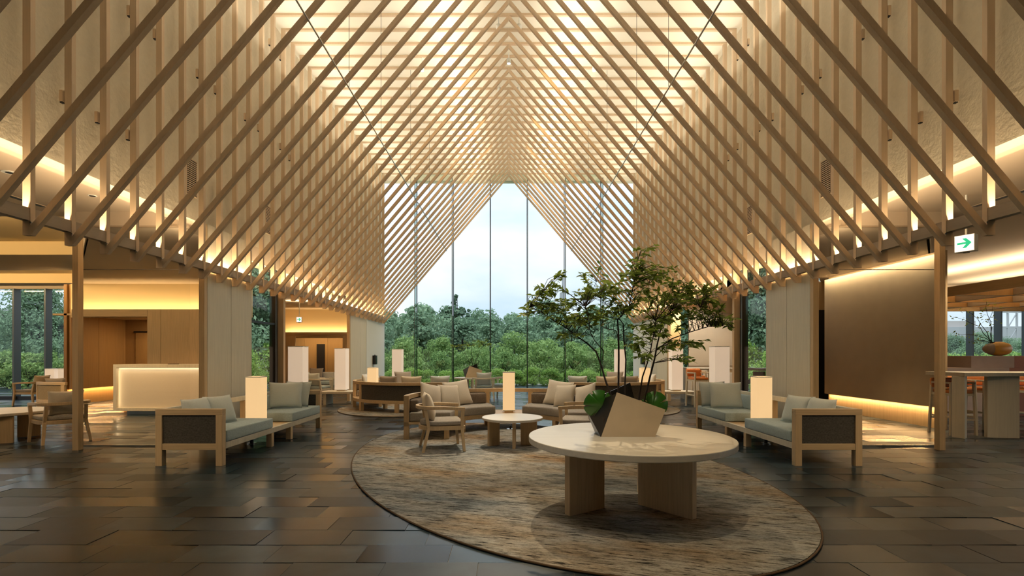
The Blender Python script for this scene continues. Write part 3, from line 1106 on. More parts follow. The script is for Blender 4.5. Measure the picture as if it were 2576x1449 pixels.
for row, (d, step, k0) in enumerate(((31, 2.0, 0.66), (27, 1.7, 0.52))):
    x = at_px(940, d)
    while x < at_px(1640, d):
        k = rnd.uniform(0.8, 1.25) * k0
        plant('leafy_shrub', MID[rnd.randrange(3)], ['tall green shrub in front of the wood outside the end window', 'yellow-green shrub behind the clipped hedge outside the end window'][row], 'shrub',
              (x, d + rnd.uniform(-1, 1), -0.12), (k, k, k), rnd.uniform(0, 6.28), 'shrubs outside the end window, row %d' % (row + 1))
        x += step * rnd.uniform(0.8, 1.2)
x = -6.6
while x < 6.8:
    k = rnd.uniform(0.28, 0.36)
    plant('hedge_shrub', LIGHT[rnd.randrange(3)], 'low bright green hedge shrub at the foot of the end window', 'shrub', (x, 21.6 + rnd.uniform(-0.4, 0.6), -0.12), (k * 1.3, k * 1.3, k), rnd.uniform(0, 6.28), 'hedge outside the end window')
    x += 0.75 * rnd.uniform(0.85, 1.15)
# gardens seen through the side windows
for s in (-1, 1):
    nm = 'reception' if s < 0 else 'bar'
    for (u, d, k, src) in ((600, 25.0, 1.05, GARD), (540, 28, 1.2, GARD), (660, 28.5, 1.25, GARD), (590, 33, 1.5, GARD), (690, 24.5, 0.95, GARD)):
        plant('broadleaf_tree', src[rnd.randrange(4)], 'dark garden tree outside the narrow window beside the ' + nm + ' wing', 'tree',
              (s * u * d / FPX, d, -0.12), (k, k, k * 1.12), rnd.uniform(0, 6.28), nm + ' side garden trees')
    for (u, d, k) in ((646, 11.9, 0.20), (655, 12.6, 0.18), (668, 17.2, 0.5), (700, 18.6, 0.7), (680, 20.4, 0.7), (570, 23.0, 0.9)):
        if s > 0 and d < 12: continue
        plant('leafy_shrub', LIGHT[rnd.randrange(3)], 'bright green shrub just outside the narrow window beside the ' + nm + ' wing', 'shrub',
              (s * u * d / FPX, d, -0.12), (k, k, k), rnd.uniform(0, 6.28), nm + ' side garden shrubs')
# beyond the lounge and bar windows
for s in (-1, 1):
    nm = 'lounge' if s < 0 else 'bar'
    for (u, d, k) in ((1120, 30, 0.66), (1185, 28, 0.92), (1245, 31, 0.62), (1300, 29, 0.60), (1150, 37, 0.64), (1215, 38, 0.66), (1275, 37, 0.66), (1340, 35, 0.70)):
        kk = k if s < 0 else min(k, 0.68) * 0.66
        plant('broadleaf_tree', GARD[rnd.randrange(4)], 'green tree standing outside the tall %s windows' % nm, 'tree',
              (s * u * d / FPX, d, -0.12), (kk, kk, kk), rnd.uniform(0, 6.28), nm + ' window trees')
    for (u, d, k) in ((1110, 19.5, 0.58), (1160, 20, 0.6), (1210, 19.6, 0.6), (1260, 20.2, 0.62), (1310, 20, 0.6)):
        plant('leafy_shrub', (LIGHT if s > 0 else MID)[rnd.randrange(3)], 'rounded hedge shrub outside the tall %s windows' % nm, 'shrub',
              (s * u * d / FPX, d, -0.12), (k * (1 if s > 0 else 0.7),) * 3, rnd.uniform(0, 6.28), nm + ' window shrubs')
# far apartment building on the left
b = thing('apartment_building', 'pale distant apartment block with rows of dark windows beyond the lounge', 'building', (-78, 80, -0.12), radians(18))
MB().box(-14, 14, 0, 10, 0, 8.2).build('wall', M_facade, b)
MB().box(-14.3, 14.3, -0.3, 10.3, 8.2, 8.7).build('roof_parapet', M_concrete, b)
me = MB().box(0, 1.5, -0.06, 0.02, 0, 1.0).mesh('window', M_fwin)
for r_ in range(4):
    for c_ in range(11):
        o = mobj('window', me, b)
        o.location = (-13.4 + c_ * 2.45, 0, 0.9 + r_ * 1.9)
# far low buildings and mast on the right
b = thing('warehouse_building', 'grey flat-roofed building on the skyline beyond the bar', 'building', (66, 75, -0.12))
MB().box(-7, 12, 0, 10, 0, 5.6).build('wall', M_concrete, b)
MB().box(-5, 5, 1, 8, 5.6, 6.6).build('roof_block', M_facade, b)
MB().box(12, 40, 0, 10, 0, 4.6).build('annex', M_concrete, b)
b = thing('lattice_mast', 'grey steel lattice tower above the trees beyond the bar', 'tower', (66.5, 66, -0.12))
for xx in (-1.6, -0.6, 0.6, 1.6):
    MB().box(xx - 0.09, xx + 0.09, -0.09, 0.09, 0, 11).build('upright', M_concrete, b)
for zz in range(3, 11, 2):
    MB().box(-2.0, 2.0, -0.08, 0.08, zz, zz + 0.2).build('cross_beam', M_concrete, b)
for zz in range(3, 9, 2):
    MB().tube([(-0.6, 0, zz), (0.6, 0, zz + 2)], 0.07, 5).build('brace', M_concrete, b)
b = tag(MB().box(-0.35, 0.35, -0.35, 0.35, 0, 9.5).cyl(0, 0, 9.5, 12, 0.1, 8).build('far_mast', M_concrete), 'thin pale tower rising from the skyline behind the indoor tree', 'tower')
b.location = (7.0, 65, -0.12)
# copper table outside the right garden window
t = thing('terrace_table', 'copper-topped terrace table outside the bar side window', 'table', (6.10, 11.55, -0.12))
MB().box(-0.45, 0.45, -0.25, 0.25, 1.10, 1.16).build('table_top', M_rose, t, bevel=0.005)
MB().box(-0.05, 0.08, -0.1, 0.1, 0, 1.10).build('leg', M_rose, t)
MB().box(-0.40, -0.14, 0.05, 0.12, 0, 1.08).build('modesty_panel', M_copper, t)

# ================================================================== FURNITURE
# ---------------- rugs
def ellipse_rug(name, label, cx, cy, a, b, ang, group=None):
    t = thing(name, label, 'rug', (cx, cy, 0), 0, group)
    n = 96
    pts = []
    for i in range(n):
        th = 2 * pi * i / n
        x, y = a * cos(th), b * sin(th)
        pts.append((x * cos(ang) - y * sin(ang), x * sin(ang) + y * cos(ang)))
    MB().prism([(x * 0.997, y * 0.997) for x, y in pts], 0.0, 0.014).build('pile', M_rug, t)
    MB().tube([(x, y, 0.008) for x, y in pts + pts[:1]], 0.008, 6).build('edge_binding', M_binding, t, True)
    return t


ellipse_rug('oval_rug', 'large oval streaked brown and grey rug under the round oak table', 0.273, 6.375, 3.575, 2.165, atan2(-0.9283, 0.3717))
ellipse_rug('oval_rug', 'oval streaked rug under the curved sofa on the reception side', -2.36, 13.1, 2.35, 1.85, radians(75))
ellipse_rug('oval_rug', 'oval streaked rug under the curved sofa on the bar side', 2.36, 13.1, 2.35, 1.85, radians(105))
RZ = 0.015


# ---------------- pillows
def pillow_mesh(name, w, h, t, mat, seed):
    n = 14
    mb = MB()
    rnd_ = random.Random(seed)
    ph = [rnd_.uniform(0, 6) for _ in range(4)]
    idx = {}
    vs = []
    for side in (1, -1):
        for i in range(n + 1):
            for j in range(n + 1):
                u, v = -1 + 2 * i / n, -1 + 2 * j / n
                edge = i in (0, n) or j in (0, n)
                if edge and side == -1:
                    idx[(side, i, j)] = idx[(1, i, j)]
                    continue
                x = u * w / 2 * (1 - 0.075 * (1 - v * v) * abs(u))
                z = v * h / 2 * (1 - 0.075 * (1 - u * u) * abs(v))
                d = max(0, (1 - u * u) * (1 - v * v)) ** 0.42 * t / 2
                d *= 1 + 0.06 * sin(3 * u + ph[0]) * cos(2.5 * v + ph[1]) + 0.05 * sin(6 * u * v + ph[2])
                idx[(side, i, j)] = len(vs)
                vs.append((x, side * -d, z))
    fs = []
    for side in (1, -1):
        for i in range(n):
            for j in range(n):
                q = [idx[(side, i, j)], idx[(side, i + 1, j)], idx[(side, i + 1, j + 1)], idx[(side, i, j + 1)]]
                fs.append(tuple(q if side == 1 else q[::-1]))
    mb.add(vs, fs)
    return mb.mesh(name, mat, True)


PM = {}


def pillow(label, loc, rz=0, tilt=12, size=(0.48, 0.46, 0.17), mat=None, roll=0, group=None):
    key = (size, mat.name)
    if key not in PM:
        PM[key] = pillow_mesh('pillow', *size, mat, len(PM) + 5)
    o = mobj('cushion', PM[key])
    m = Matrix.Translation(Vector(loc) + Vector((0, 0, size[1] / 2 * cos(radians(tilt))))) @ Matrix.Rotation(radians(rz), 4, 'Z') @ Matrix.Rotation(radians(-tilt), 4, 'X') @ Matrix.Rotation(radians(roll), 4, 'Y')
    o.matrix_world = m
    return tag(o, label, 'cushion', group)


def rbox(x0, x1, y0, y1, z0, z1, name, mat, parent, r=0.03, seg=3):
    return MB().box(x0, x1, y0, y1, z0, z1).build(name, mat, parent, True, r, seg)


# ---------------- straight sofas along both sides (local: x = from the wall towards the hall, y = along)
def side_sofa(s, label):
    t = thing('long_sofa', label, 'sofa', (s * 4.275, 6.04, 0))
    f = -s

    def B(nm, x0, x1, y0, y1, z0, z1, mat, bv=0.004):
        return MB().box(f * x0, f * x1, y0, y1, z0, z1).build(nm, mat, t, bevel=bv)
    D, L = 0.81, 3.21
    for (a, b, g) in ((0, 0.08, 1), (L - 0.08, L, -1)):
        B('leg', 0, 0.08, a, b, 0, 0.615, M_oak)
        B('leg', D - 0.08, D, a, b, 0, 0.615, M_oak)
        B('arm_top', 0, D, a, b, 0.615, 0.69, M_oakx)
        B('arm_rail', 0.08, D - 0.08, a + 0.005, b - 0.005, 0.195, 0.27, M_oakx)
        B('arm_panel', 0.08, D - 0.08, a + 0.02, b - 0.02, 0.27, 0.615, M_dark, 0)
    for y in (1.26, 1.90):
        B('leg', D - 0.08, D, y, y + 0.08, 0, 0.20, M_oak)
        B('leg', 0, 0.08, y, y + 0.08, 0, 0.62, M_oak)
    B('front_rail', D - 0.05, D, 0.08, L - 0.08, 0.20, 0.275, M_white_oak)
    B('back_rail', 0.0, 0.05, 0.08, L - 0.08, 0.20, 0.275, M_oaky)
    B('seat_deck', 0.05, D - 0.05, 0.08, L - 0.08, 0.235, 0.27, M_oaky, 0)
    B('top_rail', 0, 0.07, 0.08, L - 0.08, 0.622, 0.69, M_white_oak)
    for (a, b) in ((0.085, 1.30), (1.96, L - 0.085)):
        c = rbox(f * 0.06, f * (D + 0.005), a, b, 0.277, 0.42, 'seat_cushion', M_teal, t, 0.018)
    for (a, b) in ((0.085, 1.25), (1.99, L - 0.085)):
        mb = MB()
        xs = (f * 0.06, f * 0.20, f * 0.15, f * 0.075)
        mb.hexa([(xs[0], a, 0.42), (xs[1], a, 0.42), (xs[1], b, 0.42), (xs[0], b, 0.42)] if f > 0 else [(xs[1], a, 0.42), (xs[0], a, 0.42), (xs[0], b, 0.42), (xs[1], b, 0.42)],
                [(xs[3], a, 0.645), (xs[2], a, 0.645), (xs[2], b, 0.645), (xs[3], b, 0.645)] if f > 0 else [(xs[2], a, 0.645), (xs[3], a, 0.645), (xs[3], b, 0.645), (xs[2], b, 0.645)])
        mb.build('back_cushion', M_teal, t, True, 0.02, 3)
    return t


side_sofa(-1, 'long oak sofa with teal seats and charcoal arm panels beside the reception desk')
side_sofa(1, 'long oak sofa with teal seats and charcoal arm panels beside the tall grey panelled wall')
SZ = 0.425
gp = None
pillow('pale teal cushion against the near arm of the sofa by the reception desk', (-3.99, 6.42, SZ), 82, 20, (0.44, 0.39, 0.17), M_teal_p)
pillow('pale teal cushion second from the near arm of the sofa by the reception desk', (-3.93, 6.80, SZ), 72, 20, (0.44, 0.39, 0.17), M_teal_p)
pillow('large cushion facing out on the far seat of the sofa by the reception desk', (-3.88, 8.68, SZ), 12, 14, (0.56, 0.46, 0.18), M_teal_p)
pillow('pale teal cushion leaning on the far arm of the sofa by the reception desk', (-3.80, 8.97, SZ), -8, 16, (0.5, 0.46, 0.16), M_teal_p)
pillow('pale cushion against the near arm of the sofa by the grey panelled wall', (3.99, 6.42, SZ), -82, 20, (0.44, 0.39, 0.17), M_teal_p)
pillow('pale cushion second from the near arm of the sofa by the grey panelled wall', (3.93, 6.80, SZ), -72, 20, (0.44, 0.39, 0.17), M_teal_p)
pillow('large cushion facing out on the far seat of the grey panelled wall sofa', (3.76, 8.66, SZ), -3, 14, (0.56, 0.46, 0.18), M_teal_p)
pillow('pale cushion leaning on the far arm of the sofa by the grey panelled wall', (3.66, 8.95, SZ), 6, 16, (0.5, 0.46, 0.16), M_teal_p)


# ---------------- curved sofas (local: centre of curvature at origin, gap towards +Y)
def curved_sofa(label, loc, rz, group=None):
    t = thing('curved_sofa', label, 'sofa', loc, rz, group)
    RO, RI = 1.66, 0.95
    G, E = 13.5, 95
    MB().arc(RO - 0.08, RO, 0.622, 0.69, -E, E, 72).build('top_rail', M_oakx, t, bevel=0.004)
    MB().arc(RO - 0.08, RO, 0.20, 0.275, -E, E, 72).build('back_apron', M_oakx, t, bevel=0.003)
    MB().arc(RI, RI + 0.05, 0.20, 0.275, -E, E, 60).build('front_apron', M_oakx, t, bevel=0.003)
    MB().arc(RI + 0.05, RO - 0.08, 0.235, 0.272, -E, E, 60).build('seat_deck', M_oakx, t)
    for g in (-1, 1):
        a0, a1 = g * (G + 1.0), g * (E - 0.8)
        if a0 > a1: a0, a1 = a1, a0
        MB().arc(RI - 0.02, RO - 0.085, 0.277, 0.42, a0, a1, 36).build('seat_cushion', M_grey, t, True, 0.025, 3)
        b0, b1 = g * (G + 3.2), g * (E - 3.2)
        if b0 > b1: b0, b1 = b1, b0
        MB().arc(RO - 0.06, RO - 0.02, 0.275, 0.622, b0, b1, 36).build('back_panel', M_dark, t)
        MB().arc(RO - 0.22, RO - 0.07, 0.42, 0.615, b0, b1, 36).build('back_cushion', M_brown, t, True, 0.03, 3)
        for ang in (g * (G + 1.6), g * (E - 1.6)):
            MB().arc(RO - 0.08, RO, 0, 0.622, ang - 1.6, ang + 1.6, 3).build('leg', M_oak, t, bevel=0.003)
            MB().arc(RI, RI + 0.08, 0, 0.20, ang - 2.6, ang + 2.6, 3).build('leg', M_oak, t, bevel=0.003)
        MB().arc(RO - 0.08, RO, 0, 0.20, g * 54 - 1.6, g * 54 + 1.6, 3).build('leg', M_oak, t, bevel=0.003)
        MB().arc(RI, RI + 0.08, 0, 0.20, g * 54 - 2.6, g * 54 + 2.6, 3).build('leg', M_oak, t, bevel=0.003)
    return t


sofa0 = curved_sofa('curved oak sofa with brown seats facing the low round table', (0, 8.0, RZ), 0)
copy_tree(sofa0, loc=(-2.34, 13.06, RZ), rz=radians(118), label='curved oak sofa with its charcoal back turned, on the reception side rug')
copy_tree(sofa0, loc=(2.34, 13.06, RZ), rz=radians(-118), label='curved oak sofa with its charcoal back turned, behind the planter')

pillow('beige cushion tilted on the end of the middle curved sofa behind the armchair', (-1.33, 8.52, SZ + 0.015), 48, 20, (0.44, 0.44, 0.17), M_beige_p, 14)
pillow('small beige cushion in front of two larger ones on the middle curved sofa', (-1.05, 8.80, SZ), 40, 22, (0.42, 0.42, 0.17), M_beige_p, 4)
pillow('large beige cushion beside the paper lamp gap, reception side of the middle curved sofa', (-0.93, 9.12, SZ), 32, 22, (0.52, 0.48, 0.17), M_beige_p, -6)
pillow('large beige cushion beside the paper lamp gap, planter side of the middle curved sofa', (0.90, 9.12, SZ), -32, 22, (0.52, 0.48, 0.17), M_beige_p, 6)
pillow('small beige cushion between two larger ones on the planter side of the curved sofa', (0.98, 8.80, SZ), -40, 22, (0.42, 0.42, 0.17), M_beige_p, -5)
pillow('beige cushion tilted on its corner next to the planter', (1.30, 8.50, SZ), -48, 20, (0.44, 0.44, 0.17), M_beige_p, -16)
for s in (-1, 1):
    nm = 'reception' if s < 0 else 'bar'
    for (x, y, r, m, what) in ((2.86, 11.93, 160, M_taupe_p, 'taupe'), (2.30, 11.80, 180, M_beige_p, 'beige'), (1.66, 12.0, 207, M_teal_p, 'pale teal')):
        pillow('%s cushion showing over the back rail of the %s side curved sofa' % (what, nm), (s * x, y, SZ + 0.01), r if s < 0 else -r, 12, (0.5, 0.42, 0.16), m)
    pillow('white cushion by the paper lamp in the gap of the %s side curved sofa' % nm, (s * 3.72, 13.1, SZ), s * -88, 16, (0.46, 0.44, 0.17), M_white_p)
    pillow('taupe cushion on the far seat of the %s side curved sofa' % nm, (s * 3.0, 14.2, SZ), s * -30, 14, (0.5, 0.46, 0.17), M_taupe_p)


# ---------------- paper lamps
def small_lamp(label, loc, mat=M_small, w=0.222, h=0.74, name='paper_lamp'):
    t = thing(name, label, 'lamp', loc)
    MB().box(-w * 0.36, w * 0.36, -w * 0.36, w * 0.36, 0, 0.03).build('base', M_oak, t)
    sh = MB().box(-w / 2, w / 2, -w / 2, w / 2, 0.03, h).build('shade', mat, t, bevel=0.003)
    r = 0.006
    for z in (0.03, h - 2 * r):
        n_ = []
        for q, e in ((w / 2 + 0.002, 0), (w / 2 - r, 0)):
            n_ += [(-q, -q), (q, -q), (q, q), (-q, q)]
        vs = [(x, y, zz) for zz in (z, z + 2 * r) for x, y in n_]
        fs = []
        for i in range(4):
            j = (i + 1) % 4
            fs += [(i, j, 8 + j, 8 + i), (4 + j, 4 + i, 12 + i, 12 + j), (8 + i, 8 + j, 12 + j, 12 + i), (j, i, 4 + i, 4 + j)]
        MB().add(vs, fs).build('shade_rim', M_whitewall, sh)
    return t


ZL = 0.276
ZC = 0.289
small_lamp('glowing square paper lamp between the seats of the sofa by the reception desk', (-3.87, 7.66, ZL))
small_lamp('glowing square paper lamp between the seats of the sofa by the grey panelled wall', (3.87, 7.66, ZL))
small_lamp('glowing square paper lamp behind the low round table in the gap of the curved sofa', (0, 9.25, ZC))
small_lamp('glowing paper lamp in the gap of the curved sofa on the reception side rug', (-3.40, 12.5, ZC))
small_lamp('glowing paper lamp in the gap of the curved sofa behind the planter', (3.40, 12.5, ZC))


def bench(label, loc, rz=0, L=0.95, D=0.62, H=0.36, mat=None):
    mat = mat or M_white_oak
    t = thing('low_bench', label, 'bench', loc, rz)
    MB().box(-L / 2, L / 2, -D / 2, D / 2, H - 0.06, H).build('bench_top', mat, t, bevel=0.004)
    MB().box(-L / 2 + 0.06, -L / 2 + 0.14, -D / 2 + 0.04, D / 2 - 0.04, 0, H - 0.06).build('leg', mat, t, bevel=0.003)
    MB().box(L / 2 - 0.14, L / 2 - 0.06, -D / 2 + 0.04, D / 2 - 0.04, 0, H - 0.06).build('leg', mat, t, bevel=0.003)
    return t


for s in (-1, 1):
    nm = 'tea room' if s < 0 else 'pantry'
    for (x, y, tagn, bl, what) in ((4.36, 10.35, 'first', 0.36, 'beside the narrow window on the %s side' % nm),
                                   (4.56, 13.65, 'second', 0.36, 'in front of the %s opening' % nm),
                                   (3.50, 15.75, 'third', 0.36, 'near the end window on the %s side' % nm)):
        bench('low pale oak bench %s' % what, (s * x, y, 0), 0, 0.62 if y != 13.65 else 0.95, 0.62)
        small_lamp('tall white lamp on a bench %s' % what, (s * x, y, bl + 0.001), M_tall, 0.30, 1.16, 'tall_lamp')
    # black pendant speakers on the white lining
    t = thing('wall_sconce', 'small black box sconce on the white lining on the %s side' % nm, 'sconce', (s * 4.53, 16.9, 1.02))
    MB().box(-0.055, 0.055, -0.10, 0.10, 0, 0.30).build('body', M_black, t, bevel=0.004)
    MB().cyl(0, 0, 0.30, 0.33, 0.02, 12).build('bracket', M_steel, t)


# ---------------- armchairs (local: faces +X)
def armchair(label, loc, rz, wood_m=M_oak, seat_m=M_grey, cush_m=M_beige_p, group=None, k=1.0, pillow_on=True):
    t = thing('armchair', label, 'chair', loc, rz, group)
    pts = []
    for i in range(8):
        pts.append((0.30 - 0.36 * i / 7, -0.31))
    for i in range(1, 20):
        a = -pi / 2 - pi * i / 20
        pts.append((-0.06 + 0.27 * cos(a), 0.31 * sin(a)))
    for i in range(8):
        pts.append((-0.06 + 0.36 * i / 7, 0.31))
    MB().sweep([(x, y, 0.585 * k + (0.02 if x < 0 else 0.02 * (1 - x / 0.3))) for x, y in pts], 0.045, 0.045).build('arm_rail', wood_m, t, bevel=0.006)
    ring = [(x * 0.93 + 0.01, y * 0.93) for x, y in pts]
    MB().sweep([(x, y, 0.325 * k) for x, y in ring], 0.03, 0.055).build('seat_rail', wood_m, t, bevel=0.003)
    MB().box(0.27, 0.305, -0.288, 0.288, 0.3 * k, 0.35 * k).build('front_rail', wood_m, t, bevel=0.003)
    poly = [(x * 0.9 + 0.01, y * 0.92) for x, y in pts]
    MB().prism(poly, 0.335 * k, 0.355 * k).build('seat_deck', wood_m, t)
    MB().prism([(x * 1.02, y * 1.0) for x, y in poly], 0.357 * k, 0.42 * k).build('seat_cushion', seat_m, t, True, 0.02, 3)
    for (x, y, bx, by) in ((0.26, -0.295, 0.29, -0.315), (0.26, 0.295, 0.29, 0.315), (-0.19, -0.245, -0.27, -0.285), (-0.19, 0.245, -0.27, 0.285)):
        q, w = 0.018, 0.022
        MB().hexa([(bx - q, by - q, 0), (bx + q, by - q, 0), (bx + q, by + q, 0), (bx - q, by + q, 0)],
                  [(x - w, y - w, 0.33 * k), (x + w, y - w, 0.33 * k), (x + w, y + w, 0.33 * k), (x - w, y + w, 0.33 * k)]).build('leg', wood_m, t, bevel=0.003)
        tx, ty = (0.27, 0.31 * (1 if y > 0 else -1)) if x > 0 else (-0.235, 0.235 * (1 if y > 0 else -1))
        MB().hexa([(x - w, y - w, 0.33 * k), (x + w, y - w, 0.33 * k), (x + w, y + w, 0.33 * k), (x - w, y + w, 0.33 * k)],
                  [(tx - w, ty - w, 0.575 * k), (tx + w, ty - w, 0.575 * k), (tx + w, ty + w, 0.575 * k), (tx - w, ty + w, 0.575 * k)]).build('arm_post', wood_m, t, bevel=0.003)
    if pillow_on:
        o = mobj('back_pillow', pillow_mesh('back_pillow', 0.44, 0.40, 0.15, cush_m, 9), t)
        o.matrix_local = Matrix.Translation((-0.17, 0, 0.415 * k + 0.19)) @ Matrix.Rotation(pi / 2, 4, 'Z') @ Matrix.Rotation(radians(-14), 4, 'X')
    return t


ac = armchair('oak tub armchair with a beige back pillow on the big oval rug', (-0.97, 7.12, RZ), radians(14))
copy_tree(ac, loc=(1.06, 7.25, RZ), rz=radians(166), label='oak tub armchair partly hidden behind the planter')
copy_tree(ac, loc=(-6.98, 7.80, 0), rz=radians(146), label='oak armchair behind the glass partition post, facing the lounge coffee table')
copy_tree(ac, loc=(-12.75, 13.45, 0), rz=radians(175), label='oak armchair by the tall lounge windows')
white_ac = armchair('white armchair with a pale teal pillow turning its back in the tea room', (-5.50, 14.3, 0), radians(80), M_white_oak, M_teal, M_teal_p, None, 1.08)
copy_tree(white_ac, loc=(-5.02, 14.95, 0), rz=radians(110), label='white oak armchair half hidden behind the tall lamp in the tea room')
copy_tree(white_ac, loc=(-0.72, 14.4, RZ), rz=radians(95), label='white armchair with a pale pillow in front of the far round table')
copy_tree(white_ac, loc=(-0.20, 15.30, 0), rz=radians(160), label='white armchair at the side of the far round table')


# ---------------- round tables
def round_table(name, label, loc, R, H, th, legs, mat=M_tabletop, lm=M_oak, rz=0):
    t = thing(name, label, 'table', loc, rz)
    MB().cyl(0, 0, H - th, H, R, 96).build('table_top', mat, t, bevel=0.006)
    for (x0, y0, x1, y1, w) in legs:
        d = Vector((x1 - x0, y1 - y0)).normalized()
        nx, ny = -d.y * w / 2, d.x * w / 2
        MB().prism([(x0 + nx, y0 + ny), (x1 + nx, y1 + ny), (x1 - nx, y1 - ny), (x0 - nx, y0 - ny)], 0, H - th).build('leg', lm, t, bevel=0.004)
    return t


round_table('round_table', 'large round oak table with three broad slab legs under the planter', (1.035, 4.31, RZ), 0.862, 0.635, 0.052,
            [(-0.55, -0.16, -0.22, 0.06, 0.065), (0.47, -0.26, 0.14, 0.16, 0.065), (0.21, 0.20, 0.25, 0.56, 0.065)])
round_table('coffee_table', 'low round oak coffee table with slab legs in front of the curved sofa', (0.052, 7.35, RZ), 0.447, 0.42, 0.035,
            [(-0.35, -0.06, -0.20, 0.05, 0.05), (0.36, 0.0, 0.13, 0.07, 0.05), (0.02, -0.28, 0.03, -0.1, 0.045)])
round_table('side_table', 'white round table carrying a small planter near the end window', (-1.12, 15.35, 0), 0.56, 0.65, 0.04,
            [(-0.35, -0.1, -0.12, 0.05, 0.06), (0.32, -0.05, 0.1, 0.1, 0.06), (0.0, -0.3, 0.02, -0.1, 0.06)], M_white_oak, M_white_oak)
round_table('coffee_table', 'round oak coffee table with slab legs in the window lounge', (-8.12, 7.95, 0), 0.66, 0.455, 0.04,
            [(-0.3, -0.2, -0.1, 0.1, 0.06), (0.30, -0.42, 0.52, -0.28, 0.07), (0.1, 0.2, 0.3, 0.4, 0.06)], M_tabletop, M_oak)


# ---------------- planter with tree
def quad_panel(mb, a, b, c, d, nrm, th):
    a, b, c, d = map(Vector, (a, b, c, d))
    n_ = Vector(nrm).normalized() * th
    return mb.hexa([a, b, c, d], [a + n_, b + n_, c + n_, d + n_])


def planter(label, loc, k=1.0, rz=0):
    t = thing('planter', label, 'planter', loc, rz)
    P = lambda x, y, z: (x * k, y * k, z * k)
    # coordinates relative to front bottom centre
    front = MB()
    quad_panel(front, P(-0.23, 0, 0), P(0.23, 0, 0), P(0.315, -0.01, 0.232), P(-0.098, -0.01, 0.378), (0, 1, 0), 0.012 * k)
    me = front.mesh('front_panel', M_planter); fix_normals(me); mobj('front_panel', me, t)
    left = MB()
    quad_panel(left, P(-0.235, 0.0, 0), P(-0.10, -0.008, 0.37), P(-0.335, 0.27, 0.235), P(-0.245, 0.22, 0.0), (0.8, 0.2, 0), 0.01 * k)
    me = left.mesh('side_panel', M_planter_in); fix_normals(me); mobj('side_panel', me, t)
    back = MB()
    quad_panel(back, P(-0.22, 0.36, 0), P(0.22, 0.36, 0), P(0.11, 0.40, 0.44), P(-0.2, 0.40, 0.30), (0, -1, 0), 0.012 * k)
    me = back.mesh('back_panel', M_planter_in); fix_normals(me); mobj('back_panel', me, t)
    right = MB()
    quad_panel(right, P(0.232, 0.012, 0), P(0.222, 0.35, 0), P(0.21, 0.37, 0.22), P(0.30, 0.012, 0.225), (-1, 0, 0), 0.01 * k)
    me = right.mesh('side_panel', M_planter); fix_normals(me); mobj('side_panel', me, t)
    MB().box(-0.21 * k, 0.21 * k, 0.02 * k, 0.345 * k, 0.0, 0.16 * k).build('soil', M_bark, t)
    return t


PLX, PLY, PLZ = 1.017, 4.255, 0.6505
planter('folded beige board planter on the large round oak table', (PLX, PLY, PLZ))
planter('small folded beige planter on the far white table', (-1.10, 15.15, 0.651), 0.95)


def leaf_mesh():
    mb = MB()
    mb.add([(0, 0, 0), (0.32, 0.20, 0.03), (0.62, 0.17, 0.04), (1, 0, -0.04), (0.62, -0.17, 0.04), (0.32, -0.20, 0.03), (0.5, 0, 0.0)],
           [(0, 1, 6), (1, 2, 6), (2, 3, 6), (3, 4, 6), (4, 5, 6), (5, 0, 6)])
    return mb


